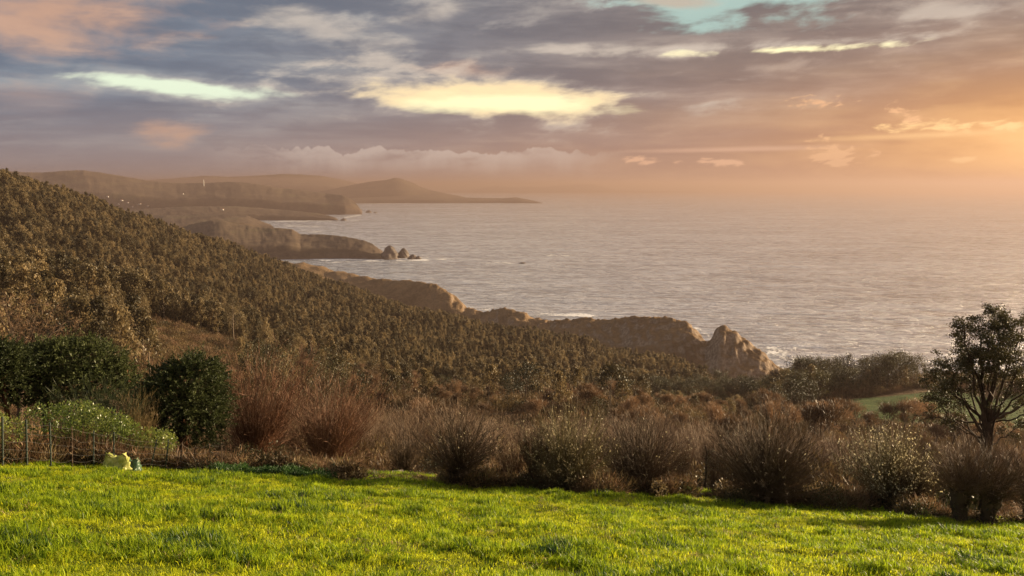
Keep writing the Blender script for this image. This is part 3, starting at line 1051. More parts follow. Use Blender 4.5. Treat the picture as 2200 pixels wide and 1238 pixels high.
def bare(seed, h=8.0, spread=0.9, n=5, tw=1400, clump=0.0):
    """leafless tree or thicket: forking limbs ending in a mist of twigs"""
    r = np.random.default_rng(seed)
    wood, crown = MB(), MB()
    tips = []

    def grow(o, d, L, rad, lev):
        p = [o]
        dd = d.copy()
        for _ in range(3):
            dd = dd + r.normal(0, 0.13, 3) + np.array([0, 0, 0.06])
            dd /= np.linalg.norm(dd)
            p.append(p[-1] + dd * L / 3)
        tubes(wood, np.array([p]), np.linspace(rad, rad * 0.6, 4)[None], 4 if lev < 2 else 3)
        if lev >= 3:
            tips.append((np.array(p[-1]), dd))
            tips.append((np.array(p[-2]), dd))
            return
        for k in range(3 if lev else n):
            nd = dd + r.normal(0, 0.42 * spread, 3) + np.array([0, 0, 0.12])
            nd /= np.linalg.norm(nd)
            grow(p[-1 if k or lev == 0 else -2], nd, L * (0.62 + 0.2 * r.random()), rad * 0.58, lev + 1)
    grow(np.array([0, 0, -0.5]), np.array([0.05, 0, 1.0]), h * 0.30, h * 0.014, 0)
    T = np.array([q[0] for q in tips])
    Dd = np.array([q[1] for q in tips])
    k = r.integers(0, len(T), tw)
    c_ = T[k] + r.normal(0, h * 0.035, (tw, 3))
    D = Dd[k] + r.normal(0, 0.45, (tw, 3)) + np.array([0, 0, 0.3])
    leaves(crown, c_, D, h * 0.075 * (0.5 + r.random(tw)), 0.085, r)
    return wood, crown


def clump_bush(seed, rad=1.0, h=1.3, n=260, leaf=0.2, up=0.5, aspect=0.4):
    """a mound of small leaves or twigs for undergrowth"""
    r = np.random.default_rng(seed)
    mb = MB()
    d = unit(n, r)
    d[:, 2] = np.abs(d[:, 2])
    rr = 0.45 + 0.6 * r.random((n, 1)) ** 0.6
    bumpy = 1 + 0.3 * np.sin(d[:, :1] * 5 + seed) * np.cos(d[:, 1:2] * 4)
    c_ = d * rr * bumpy * np.array([rad, rad, h])
    D = d * 0.8 + r.normal(0, 0.5, (n, 3)) + np.array([0, 0, up])
    leaves(mb, c_, D, leaf * (0.5 + r.random(n)), aspect, r)
    return mb


def u_of(az):
    return 1100 + FPX * math.tan(az) / 1.0


# ------------------------------------------------------------ where the woods stand
def visible(x, y, z, n=40):
    """is the point in the frame and clear of the bare ground?"""
    c, s = math.cos(PITCH), math.sin(PITCH)
    dz = z - CAMZ
    f = y * c - dz * s
    upv = y * s + dz * c
    u = 1100 + FPX * x / f
    v = 619 - FPX * upv / f
    ok = (u > 4) & (u < 2196) & (v > 2) & (v < 1236) & (f > 0)
    ts = np.linspace(0.04, 0.97, n)
    for t in ts:
        zz = CAMZ + dz * t
        ok &= ground(x * t, y * t, False) < zz + 0.6
    return ok, u, v


def scatter(n, dmin, dmax, azmin=-42, azmax=42, rng=RNG):
    a = rng.uniform(R(azmin), R(azmax), n)
    d = np.sqrt(rng.uniform(dmin**2, dmax**2, n))
    return a, d


def thin(x, y, gap):
    """drop points closer than gap (by grid)"""
    k = (np.floor(x / gap).astype(np.int64) << 24) + np.floor(y / gap).astype(np.int64)
    _, i = np.unique(k, return_index=True)
    return i


RIDGE = CURVES[8][0]
COASTD = CURVES[10][0]
a, d = scatter(90000, 100, 980)
x, y = np.sin(a) * d, np.cos(a) * d
i = thin(x, y, 3.5)
i = i[(d[i] > 305) | (RNG.random(len(i)) < 0.52)]
a, d, x, y = a[i], d[i], x[i], y[i]
x += RNG.normal(0, 0.8, len(x))
y += RNG.normal(0, 0.8, len(x))
U = 1100 + FPX * np.tan(a) / 1.02
rd = np.interp(a, AZG, RIDGE)
pat = fbm(x / 45, y / 45, 3)
kind = np.full(len(x), -1)          # 0 eucalyptus, 1 bare, 2 dark evergreen
rn = RNG.random(len(x))
main = (d > 425) & (d < rd + 55) & (U < 1480)
kind[main & (rn < 0.93)] = 0
row = (d > 305) & (d <= 425) & (U < 1520)
clear = ((U - 400) / 175) ** 2 + ((d - 290) / 75) ** 2 + pat * 0.6 < 1
kind[row & ~clear & (rn < 0.85)] = 0
left = (d > 170) & (d <= 305) & (U < 330) & ~clear
kind[left & (rn < 0.55)] = 0
kind[left & (rn > 0.75) & (rn < 0.9)] = 1
mixw = (d > 112) & (d <= 305) & (U >= 520) & (U < 1620)
kind[mixw & (rn < 0.46)] = 1
kind[mixw & (rn >= 0.46) & (rn < 0.62)] = 0
kind[mixw & (rn >= 0.62) & (rn < 0.68)] = 2
lf = (d > 100) & (d <= 170) & (U < 560) & (rn < 0.12)
kind[lf] = 1
dv = np.interp(U, [1380, 1550, 1700, 1950, 2000], [350, 350, 352, 350, 350])
wood_r = (U > 1400) & (U < 1975) & (d > np.interp(U, [1400, 1700, 1800, 1900, 1975], [225, 232, 285, 305, 320])) & (d < dv)
kind[wood_r & (rn < 0.68)] = 2
kind[wood_r & (rn >= 0.68) & (rn < 0.94)] = 0
rthick = (d > 100) & (d < 200) & (U >= 1620) & (rn < 0.25)
kind[rthick] = 1
ed = ell(x, y, 2090, 885, 262, 44, 48)
kind[ed < 1.15] = -1
kind[(fbm(x / 18, y / 18, 2) > 0.32) & (d < 300)] = -1
kk = kind >= 0
x, y, d, U, kind, pat = x[kk], y[kk], d[kk], U[kk], kind[kk], pat[kk]
z = ground(x, y)
hh = np.where(kind == 0, 11.5, np.where(kind == 1, 8.5, 10.0)) * RNG.uniform(0.7, 1.25, len(x))
hh = np.where((kind == 0) & (d > 305) & (d <= 425) & (U > 560), hh * 0.72, hh)
hh = np.where((d <= 305) & (U >= 520) & (U < 1620), hh * 0.68, hh)
hh *= np.where((U > 1400) & (d < 352) & (kind != 1) & (U < 1990), np.interp(U, [1400, 1500, 1610, 1660, 1720, 1800, 1960], [0.65, 0.6, 0.62, 0.8, 1.15, 1.1, 1.0]), 1.0)
hh = np.where(main, hh * 1.15, hh) if False else hh
hh = np.where((kind == 0) & (d > 425), np.interp(U, [0, 600, 1500], [11.5, 9.0, 7.0]) * RNG.uniform(0.68, 1.35, len(x)), hh)
hh = np.where((kind == 0) & (d <= 425) & (U < 560), hh * 1.3, hh)
hh *= np.clip(1 + pat * 0.35 + np.where(d > 305, fbm(x / 22 + 9, y / 22, 3) * 0.45, 0), 0.5, 1.45)

EUC = [euc(s, 12, [2.0, 2.5, 1.6, 2.2, 2.8, 1.8, 2.3][s], [.22, .3, .18, .34, .4, .2, .28][s], 17, 66, 0.62, [.75, .5, .9, .6, .4, .8, .55][s]) for s in range(7)]
NARROW = [euc(30 + s, 12, [1.35, 1.7, 1.15, 1.5][s], [.14, .2, .1, .24][s], 20, 62, 0.55, [.95, .85, 1.0, .8][s]) for s in range(4)]
BARE = [bare(20 + s, 9, [0.9, 1.15, 0.8, 1.0, 1.2][s], 4 + s % 3, 1900) for s in range(5)]
DARKT = [euc(40 + s, 11, [2.9, 2.3, 3.3, 2.6][s], [.28, .15, .36, .22][s], 20, 62, 0.42, 0.35) for s in range(4)]
SETS = {0: (EUC + NARROW, M_PBARK, M_EUC, 12.0), 1: (BARE, M_BARK, M_TWIG, 9.0), 2: (DARKT, M_BARK, M_DARK, 11.0)}
NAMES = {0: ('eucalyptus_tree', 'eucalyptus', 'eucalyptus trees standing in the valley woods'), 1: ('bare_tree', 'bare tree', 'bare brown trees in the valley'), 2: ('evergreen_tree', 'evergreen tree', 'dark evergreen trees in the woods')}
LAB = {
    0: [(lambda u, dd: (dd > 425), 'distant young eucalyptus in the dense plantation on the hill slope'),
        (lambda u, dd: (dd > 305) & (u > 560), 'small pointed eucalyptus in the pale sunlit row across the valley'),
        (lambda u, dd: (u < 560), 'sunlit eucalyptus with drooping crown left of the brown clearing'),
        (lambda u, dd: (u > 1400), 'eucalyptus crown in the dark wood against the sea'),
        (lambda u, dd: dd > -1, 'olive leaved eucalyptus among bare trees in the valley woods')],
    1: [(lambda u, dd: (u < 560), 'leafless brown tree on the slope behind the cypresses'),
        (lambda u, dd: (u > 1620), 'leafless brown tree below the distant green field'),
        (lambda u, dd: dd > -1, 'leafless brown tree among eucalyptus in the valley woods')],
    2: [(lambda u, dd: (u > 1400), 'broad dark evergreen in the wood silhouetted against the sea'),
        (lambda u, dd: dd > -1, 'dark evergreen crown amid the brown valley woods')]}
FOREST = {0: 'eucalyptus_forest', 1: 'bare_woodland', 2: 'evergreen_woodland'}
FLAB = {0: 'dense eucalyptus forest covering the hill slope', 1: 'brown leafless woodland in the valley', 2: 'dark evergreens mixed through the woods'}
LIMIT = {0: 290, 1: 200, 2: 120}
for kd in (0, 1, 2):
    protos, mb_, mc_, H0 = SETS[kd]
    sel = np.where(kind == kd)[0]
    vis, _, _ = visible(x[sel], y[sel], z[sel] + hh[sel] * 0.9)
    app = np.where(vis, hh[sel] / d[sel], 0)
    order = np.argsort(-app)
    big = order[:LIMIT[kd]]
    big = big[app[big] > 0]
    rest = np.setdiff1d(np.arange(len(sel)), big)
    rest = rest[(np.abs(U[sel[rest]] - 1100) < 1350)]
    roots = []
    for pi, (wd, cr) in enumerate(protos):
        tmesh, cmesh = wd.mesh('trunk'), cr.mesh('crown')
        tmesh.materials.append(mb_)
        cmesh.materials.append(mc_)
        roots.append((tmesh, cmesh))
    for j in big:
        q = sel[j]
        lab = next(l for f_, l in LAB[kd] if f_(U[q], d[q]))
        sc_ = hh[q] / H0
        o = thing(NAMES[kd][0], (x[q], y[q], z[q]), lab, NAMES[kd][1], lab + 's' if False else NAMES[kd][2], RNG.uniform(0, 6.28), (sc_ * RNG.uniform(.85, 1.15),) * 2 + (sc_,))
        o['group'] = {0: 'eucalyptus: ', 1: 'bare trees: ', 2: 'evergreens: '}[kd] + lab
        tmesh, cmesh = roots[int(RNG.integers(7, 11) if kd == 0 and (d[q] > 305 or U[q] < 560) and RNG.random() < .8 else RNG.integers(min(7, len(roots))))]
        mk('trunk', tmesh, None, o)
        mk('crown', cmesh, None, o)
    joined = [(join([(wd, mb_), (cr, mc_)], FOREST[kd]), None) for wd, cr in protos]
    q = sel[rest]
    n_ = len(q)
    sc_ = hh[q] / H0
    wdt = RNG.uniform(.85, 1.15, n_)
    instancer(FOREST[kd], np.stack([x[q], y[q], z[q]], 1), np.stack([RNG.normal(0, .03, n_), RNG.normal(0, .03, n_), RNG.uniform(0, 6.28, n_)], 1),
              np.stack([sc_ * wdt, sc_ * wdt, sc_], 1), np.where(((d[q] > 305) | (U[q] < 560)) & (RNG.random(n_) < .8), RNG.integers(7, 11, n_), RNG.integers(0, 7, n_)) if kd == 0 else RNG.integers(0, len(protos), n_), joined, FLAB[kd])
    print(FOREST[kd], len(big), n_)

# undergrowth over heath and woodland floor
a, d = scatter(60000, 27, 620)
d = 27 + (d - 27) * RNG.random(len(d)) ** 0.35
x, y = np.sin(a) * d, np.cos(a) * d
dens = np.clip(1.3 - d / 900, 0.3, 1) * np.clip(0.8 + fbm(x / 20, y / 20, 3) * 1.2, 0.15, 1)
U = 1100 + FPX * np.tan(a) / 1.02
ok = (RNG.random(len(x)) < dens) & (ell(x, y, 2090, 885, 262, 44, 48) > 1.2)
x, y, d, U = x[ok], y[ok], d[ok], U[ok]
z = ground(x, y)
sb = []
for s in range(4):
    sb.append((clump_bush(60 + s, 1.2, 1.0 + .2 * s, 420, 0.26, 0.6, 0.22).mesh('scrub'), M_SCRUB))
for s in range(2):
    sb.append((clump_bush(70 + s, 1.2, 1.1, 420, 0.40, 1.0, 0.07).mesh('scrub'), M_TWIG))
sb.append((clump_bush(80, 1.1, 0.9, 420, 0.22, 0.5, 0.4).mesh('scrub'), M_DARK))
n_ = len(x)
sc_ = RNG.uniform(0.6, 1.5, n_) * np.interp(d, [27, 60, 200, 500], [0.6, 0.9, 1.2, 1.7])
instancer('undergrowth', np.stack([x, y, z - 0.1], 1), np.stack([RNG.normal(0, .1, n_), RNG.normal(0, .1, n_), RNG.uniform(0, 6.28, n_)], 1),
          np.stack([sc_, sc_, sc_ * RNG.uniform(.7, 1.3, n_)], 1), RNG.choice([0, 1, 2, 3, 4, 4, 5, 5, 6], n_), sb, 'brown scrub and bramble covering the slope below the meadow')


# ------------------------------------------------------------ willow hedge along the meadow edge
def pollard(seed, h, rad, n=420, head=0.45, stump=0.16, bend=0.5, buds=0, lean=0.0, skew=0.0, thick=1.0):
    """cut back willow: stump with a fan of long straight shoots. returns stump, shoots, buds"""
    r = np.random.default_rng(seed)
    st, sh, bd = MB(), MB(), MB()
    t = np.linspace(0, 1, 7)
    k = max(1, int(3 if stump > 0.12 else 2))
    for q in range(k):
        a_ = r.uniform(0, 6.28)
        off = np.array([math.cos(a_), math.sin(a_)]) * stump * 0.5
        sp_ = np.stack([off[0] * (0.5 + t) + lean * t * 0.3 + r.normal(0, .015, 7), off[1] * (0.5 + t) + r.normal(0, .015, 7), -0.35 + t * (head + 0.40)], 1)
        tubes(st, sp_[None], (stump * 0.72 * (0.85 + 0.55 * t**3 + 0.16 * np.sin(t * 9 + q)))[None], 11)
    for k_ in range(len(st.V)):
        v_ = st.V[k_]
        v_[:, 0] += 0.16 * stump * np.sin(v_[:, 2] * 21 + v_[:, 1] * 30) + r.normal(0, .05 * stump, len(v_))
        v_[:, 1] += 0.16 * stump * np.cos(v_[:, 2] * 17 + v_[:, 0] * 26)
    for q in range(int(9 * (stump > .12))):
        a_ = r.uniform(0, 6.28)
        kc = np.array([math.cos(a_) * stump * .8, math.sin(a_) * stump * .8, head * r.uniform(.55, 1.05)])
        tt_ = np.linspace(0, 1, 5)
        tubes(st, (kc + np.stack([np.cos(a_) * tt_ * .07, np.sin(a_) * tt_ * .07, tt_ * .06], 1))[None], (stump * .38 * np.sqrt(1.02 - tt_ ** 2))[None], 7)
    th = np.abs(r.normal(0, 1, n)) * 0.5 + 0.10 * r.random(n)
    thmax = math.atan2(rad, h - head) * 1.15
    th = np.clip(r.random(n) ** 0.62 * 1.22, 0, 1.3)
    ph = r.uniform(0, 6.283, n)
    bb = (h - head) / 2
    te = th * (1 - 0.22 * bend)
    L = 2 * bb * np.cos(te) / (np.cos(te) ** 2 + (bb / (rad * 1.02)) ** 2 * np.sin(te) ** 2)
    L = np.maximum(L, 0.3 * bb) * (1 - 0.5 * r.random(n) ** 2.2) * 1.04
    if (h - head) > 2.0 * rad:
        th = np.clip(math.atan2(rad, h - head) * 1.5 * np.sqrt(r.random(n)), 0, 1.3)
        L = (h - head) * r.uniform(0.55, 1.08, n)
        lw = r.random(n) < 0.33
        th[lw] = r.uniform(0.3, 1.35, lw.sum())
        L[lw] = rad * r.uniform(0.5, 1.0, lw.sum()) / np.maximum(np.sin(th[lw]), 0.5)
    low = r.random(n) < 0.10
    L[low] *= 0.5
    s = np.linspace(0, 1, 7)
    ang = th[:, None] * (1.12 - bend * 0.62 * s[None]) + r.normal(0, .02, (n, 7)).cumsum(1)
    step = L[:, None] / 6
    rr = np.concatenate([np.zeros((n, 1)), np.cumsum(np.sin(ang[:, :-1]) * step, 1)], 1)
    zz = np.concatenate([np.zeros((n, 1)), np.cumsum(np.cos(ang[:, :-1]) * step, 1)], 1)
    wob_ = r.normal(0, .012, (n, 7)).cumsum(1)
    o = r.normal(0, stump * 0.55, (n, 2))
    P = np.stack([o[:, :1] + np.cos(ph)[:, None] * rr + wob_ + lean * 0.3 + skew * zz, o[:, 1:] + np.sin(ph)[:, None] * rr + wob_[:, ::-1], head + r.normal(0, .07, (n, 1)) + zz], -1)
    r0 = r.uniform(0.0035, 0.0075, n) * thick
    r0[r.random(n) < 0.10] *= 2.2
    tubes(sh, P, r0[:, None] * (1 - 0.72 * s[None]), 3)
    # side twigs
    m = n * 16
    i_ = r.integers(0, n, m)
    f_ = r.uniform(0.30, 0.98, m) * 6
    j_ = np.minimum(f_.astype(int), 5)
    fr = (f_ - j_)[:, None]
    b = P[i_, j_] * (1 - fr) + P[i_, j_ + 1] * fr
    dr = P[i_, j_ + 1] - P[i_, j_]
    dr /= np.linalg.norm(dr, axis=1, keepdims=True) + 1e-9
    leaves(sh, b, dr + r.normal(0, 0.35, (m, 3)), r.uniform(0.12, 0.42, m) * (h / 3) ** 0.5, 0.028, r)
    if buds:
        m = buds
        i_ = r.integers(0, n, m)
        f_ = r.uniform(0.45, 1.0, m) * 5.99
        j_ = np.minimum(f_.astype(int), 5)
        fr = (f_ - j_)[:, None]
        b = P[i_, j_] * (1 - fr) + P[i_, j_ + 1] * fr + r.normal(0, .03, (m, 3))
        leaves(bd, b, r.normal(0, .6, (m, 3)) + np.array([0, 0, .8]), r.uniform(0.035, 0.075, m), 0.5, r)
    return st, sh, bd


WILLOWS = [
    # u, v base, top v, half width px, n, head, stump, buds, lean px skew, bend, label
    (545, 1006, 742, 95, 620, .35, .20, 0, 0.22, 0.3, 'tall reddish willow leaning right beside the round cypress'),
    (700, 1022, 800, 100, 620, .30, .18, 0, 0.18, 0.3, 'wide red brown willow fan with bramble at its foot'),
    (985, 1042, 872, 92, 420, .45, .17, 200, 0.0, 0.6, 'bowl shaped willow on a thick mossy stump right of the gap'),
    (1108, 1046, 925, 50, 200, .30, .09, 450, -0.05, 0.5, 'small pinkish willow bush with pale catkins beside the dense bowl'),
    (1222, 1060, 872, 92, 560, .42, .22, 1400, 0.02, 0.5, 'dense willow with pale buds on its upper left shoots'),
    (1372, 1060, 880, 88, 520, .35, .19, 250, 0.03, 0.55, 'tall straight shooted willow with dry bush at its right foot'),
    (1642, 1085, 874, 108, 760, .35, .20, 150, 0.0, 0.6, 'large round dark willow like a ball of shoots'),
    (1905, 1090, 912, 100, 520, .40, .16, 2600, 0.0, 0.7, 'willow covered in yellow green catkins left of the two stumps'),
    (1962, 1106, 990, 40, 170, .55, .10, 200, 0.0, 0.6, 'slim low willow stump with short shoots in front of the catkins'),
    (2062, 1120, 940, 58, 260, .80, .17, 0, 0.0, 0.7, 'pollard willow with thick stump left of its twin'),
    (2120, 1122, 950, 60, 240, .72, .15, 0, 0.08, 0.6, 'pollard willow stump with shoots splaying right below the big tree'),
    (2215, 1130, 950, 60, 260, .5, .16, 0, 0.0, 0.6, 'willow cut off by the right edge of the view'),
    (870, 1014, 905, 46, 220, .2, .08, 0, 0.0, 0.5, 'low hazy brown willow bush behind the small pale crate'),
    (1535, 1046, 930, 34, 150, .2, .07, 350, 0.0, 0.5, 'thin twiggy willow beside the leaning dark stem'),
    (1150, 1050, 905, 38, 150, .2, .07, 500, 0.0, 0.5, 'slender willow with silvery catkins between two dense willows'),
    (1455, 1052, 935, 30, 140, .2, .07, 350, 0.0, 0.5, 'short willow with silver buds just left of the gap'),
]
for i, (u, v, vt, hw, n, hd, stp, bd_, skew, bend, lab) in enumerate(WILLOWS):
    X0, Y0, Z0, D0 = hit(u, v)
    D0 = {0: 28.5, 1: 26.5, 10: 20.9}.get(i, min(D0, 27.0))
    X0, Y0, _ = at(u, v, D0)
    Z0 = float(mead_z([X0], [Y0])[0])
    H = at(u, vt, D0)[2] - Z0
    st, sh, bdm = pollard(100 + i, max(H, 0.8), hw / FPX * D0, int(n * 1.05), hd, stp, bend, bd_ if bd_ > 1000 else int(bd_ * .45), 0.0, skew, 1.15)
    o = thing('willow', (X0, Y0, Z0 - 0.03), lab, 'willow')
    mk('stump', st.mesh('stump', True), M_BARK, o)
    if stp > .12:
        r = np.random.default_rng(i + 70)
        a_ = r.uniform(0, 6.28, 420)
        c_ = np.stack([np.cos(a_) * stp * 1.15, np.sin(a_) * stp * 1.15, r.uniform(0, hd * .95, 420)], 1) + r.normal(0, .05, (420, 3))
        mk('ivy', leaves(MB(), c_, unit(420, r) + np.array([0, 0, .4]), r.uniform(.03, .12, 420), .3, r).mesh('ivy'), M_DARK, o, kind='stuff')
    mk('shoots', sh.mesh('shoots'), M_SHOOT4 if i in (0, 1) else M_SHOOT3 if bd_ > 1000 else M_SHOOT2 if i % 2 == 0 or i == 5 else M_SHOOT, o)
    if bd_:
        mk('catkins', bdm.mesh('catkins'), M_BUD, o, kind='stuff')
    print('willow', lab[:24], round(D0, 1), round(H, 2))

# bare bushes of the rough ground between hedge and valley
BB = [pollard(200 + s, 3.4, [1.5, 1.2, 1.8, 1.4][s], 300, .2, .08, 0.5, 260, 0, 0, 1.5) for s in range(4)]
BBm = []
for st, sh, bdm in BB:
    q = (st.mesh('stump', True), sh.mesh('shoots'), bdm.mesh('catkins'))
    for m_, mt in zip(q, (M_BARK, M_SHOOTB, M_BUD)):
        m_.materials.append(mt)
    BBm.append(q)
a, d = scatter(1500, 29, 105, -36, 36)
x, y = np.sin(a) * d, np.cos(a) * d
i = thin(x, y, 3.2)
a, d, x, y = a[i], d[i], x[i], y[i]
U = 1100 + FPX * np.tan(a)
ok = (d > 36) & ~((U < 500) & (d < 48)) & (RNG.random(len(x)) < np.interp(d, [29, 60, 105], [0.75, 0.6, 0.4]))
x, y, d, U = x[ok], y[ok], d[ok], U[ok]
z = ground(x, y)
hb_ = RNG.uniform(0.55, 1.1, len(x)) * np.interp(d, [29, 50, 105], [0.85, 1.15, 1.7])
vis, _, _ = visible(x, y, z + hb_ * 3)
x, y, z, hb_, d, U = x[vis], y[vis], z[vis], hb_[vis], d[vis], U[vis]
print('bushes', len(x))
for q in range(len(x)):
    lab = 'leafless brown bush in the rough ground ' + ('behind the willows on the right' if U[q] > 1500 else 'behind the willows in the middle' if U[q] > 800 else 'behind the reddish willows on the left')
    o = thing('bare_bush', (x[q], y[q], z[q]), lab, 'bush', 'bushes: ' + lab, RNG.uniform(0, 6.28), hb_[q])
    st, sh, bdm = BBm[q % 4]
    mk('stump', st, None, o)
    mk('shoots', sh, None, o)
    if q % 3 == 0:
        mk('catkins', bdm, None, o, kind='stuff')


# ------------------------------------------------------------ evergreens at the left
def cypress(seed, ells, n, leaf=0.115):
    """crown of feathery sprays over a set of ellipsoids (centre, radii)"""
    r = np.random.default_rng(seed)
    mb = MB()
    vol = np.array([e[1][0] * e[1][2] + e[1][1] * e[1][2] for e in ells])
    for (ce, ra), w_ in zip(ells, vol / vol.sum()):
        m = int(n * w_)
        dr = unit(m, r)
        dr[:, 2] = np.where((dr[:, 2] < -0.35) & (r.random(m) < .6), -dr[:, 2], dr[:, 2])
        rr = (0.55 + 0.5 * r.random((m, 1)) ** 0.5) * (1 + 0.16 * np.sin(dr[:, :1] * 7 + seed) * np.cos(dr[:, 2:] * 6))
        c_ = np.array(ce) + dr * rr * np.array(ra)
        ax = dr * 0.8 + r.normal(0, .35, (m, 3)) + np.array([0, 0, 0.35])
        ax /= np.linalg.norm(ax, axis=1, keepdims=True)
        per = 26
        t = np.tile(np.linspace(0, 1, per), m)
        A = np.repeat(ax, per, 0)
        C = np.repeat(c_, per, 0)
        Ls = np.repeat(r.uniform(0.25, 0.55, m) * np.where(r.random(m) < .12, 1.8, 1.0), per)
        bas = C + A * (t * Ls)[:, None] - np.array([0, 0, 1.0]) * (t**2 * Ls * 0.3)[:, None]
        side = r.normal(0, 0.55, (m * per, 3)) + A * 0.9
        leaves(mb, bas, side, leaf * (1.15 - 0.7 * t) * r.uniform(.7, 1.2, m * per), 0.38, r)
    return mb


def px2m(px, d):
    return px / FPX * d


CY = [
    (150, 30.0, 985, [((165, 800), 80, 60), ((60, 808), 60, 52), ((235, 825), 52, 42), ((120, 775), 55, 34), ((180, 840), 90, 36), ((100, 840), 60, 34)], 2300, 'broad dark cypress with spreading crown behind the clipped hedge', (88, 300, 200)),
    (-20, 29.0, 985, [((-15, 808), 55, 52), ((-70, 790), 60, 60), ((20, 795), 40, 40)], 1300, 'dark cypress cut by the left edge above the red trunks', (18, -40)),
    (392, 26.5, 985, [((392, 860), 80, 72), ((415, 822), 58, 48), ((350, 880), 50, 55), ((432, 900), 48, 52), ((395, 920), 62, 46)], 2100, 'round dark green cypress bush standing beside the reddish willow', (392,)),
]
for i, (u, dd, vb, els, n, lab, trunks) in enumerate(CY):
    bx, by, _ = at(u, 900, dd)
    bz = g1(bx, by)
    o = thing('cypress', (bx, by, bz), lab, 'cypress')
    es = []
    for (eu, ev), rx, rz in els:
        cx, cy, cz = at(eu, ev, dd)
        es.append(((cx - bx, cy - by, cz - bz), (px2m(rx, dd), px2m(rx, dd) * 0.9, px2m(rz, dd))))
    cm = cypress(300 + i, es, n)
    mk('crown', cm.mesh('crown'), M_CYP, o)
    r = np.random.default_rng(i)
    for tu in trunks:
        tx, ty, _ = at(tu, 900, dd)
        tb = MB()
        zt = es[0][0][2]
        for q in range(2):
            sp_ = np.stack([np.linspace(tx - bx, (tx - bx) * 0.8 + r.normal(0, .2), 6), np.linspace(ty - by, (ty - by) * .8, 6), np.linspace(-0.4, zt, 6)], 1) + r.normal(0, .04, (6, 3))
            tubes(tb, sp_[None], np.linspace(.09, .05, 6)[None], 7)
        mk('trunk', tb.mesh('trunk', True), M_RBARK, o)


def leafy(seed, ells, n, leaf, mb=None, up=0.4):
    r = np.random.default_rng(seed)
    mb = mb or MB()
    w_ = np.array([e[1][0] for e in ells])
    for (ce, ra), f in zip(ells, w_ / w_.sum()):
        m = int(n * f)
        dr = unit(m, r)
        rr = (0.75 + 0.3 * r.random((m, 1)))
        c_ = np.array(ce) + dr * rr * np.array(ra) + r.normal(0, .03, (m, 3))
        c_ = c_[c_[:, 2] > -0.1]
        m = len(c_)
        leaves(mb, c_, r.normal(0, .6, (m, 3)) + np.array([0, 0, up]), leaf * r.uniform(.6, 1.2, m), 0.45, r)
    return mb


HEDGE = [
    ('clipped leafy hedge mound behind the wire fence, green on top', 23.2, 170, [((100, 920), 60, 44, 1), ((165, 905), 62, 38, 1), ((215, 922), 60, 40, 1), ((262, 942), 40, 36, 1)], 7600, (60, 285, 925, 990)),
    ('small rounded leafy hedge bush at the right end of the mound', 23.0, 325, [((325, 962), 40, 38, 1), ((350, 955), 22, 28, 1)], 2600, (295, 370, 950, 1000)),
    ('leafy hedge bush cut by the left edge behind the first posts', 22.8, 0, [((0, 940), 45, 40, 1), ((-40, 930), 50, 45, 1)], 2400, (-60, 45, 930, 995)),
]
for i, (lab, dd, u, els, n, br) in enumerate(HEDGE):
    bx, by, _ = at(u, 990, dd)
    bz = g1(bx, by)
    o = thing('hedge_bush', (bx, by, bz), lab, 'hedge')
    es = []
    for (eu, ev), rx, rz, _ in els:
        cx, cy, cz = at(eu, ev, dd)
        es.append(((cx - bx, cy - by, cz - bz), (px2m(rx, dd), 0.55, px2m(rz, dd))))
    mk('foliage', leafy(330 + i, es, n, 0.075).mesh('foliage'), M_BAY, o)
    r = np.random.default_rng(60 + i)
    m = int((br[1] - br[0]) * 5)
    P = []
    for q in range(m):
        uu = r.uniform(br[0], br[1])
        cx, cy, _ = at(uu, 990, dd - 0.35 + r.normal(0, .25))
        z0 = g1(cx, cy) - bz
        top = at(uu, np.interp(uu, [br[0], (br[0] + br[1]) / 2, br[1]], [br[2] + 15, br[2] - 15, br[2] + 15]) + r.uniform(-10, 30), dd)[2] - bz
        l_ = r.normal(0, .25, 2)
        P.append([[cx - bx, cy - by, z0 - .1], [cx - bx + l_[0] * .4, cy - by + l_[1] * .4, (z0 + top) / 2], [cx - bx + l_[0], cy - by + l_[1], top]])
    tw_ = tubes(MB(), np.array(P), np.tile([.008, .006, .003], (m, 1)), 3)
    mk('stems', tw_.mesh('stems'), M_SHOOT, o)

# broom behind the hedge
for i, (u, dd, hw, vt, n, mat_, lab) in enumerate([(215, 25.2, 80, 822, 800, M_BROOM, 'grey green broom bush with upright shoots behind the hedge'), (295, 25.0, 34, 850, 260, M_STRAW, 'pale twiggy bush between the broom and the round cypress')]):
    bx, by, _ = at(u, 900, dd)
    bz = g1(bx, by)
    st, sh, bdm = pollard(400 + i, at(u, vt, dd)[2] - bz, px2m(hw, dd), n, .2, .1, .8, 0, 0, 0, .8)
    o = thing('broom_bush', (bx, by, bz), lab, 'bush')
    mk('stems', st.mesh('stems', True), M_BARK, o)
    mk('shoots', sh.mesh('shoots'), mat_, o)


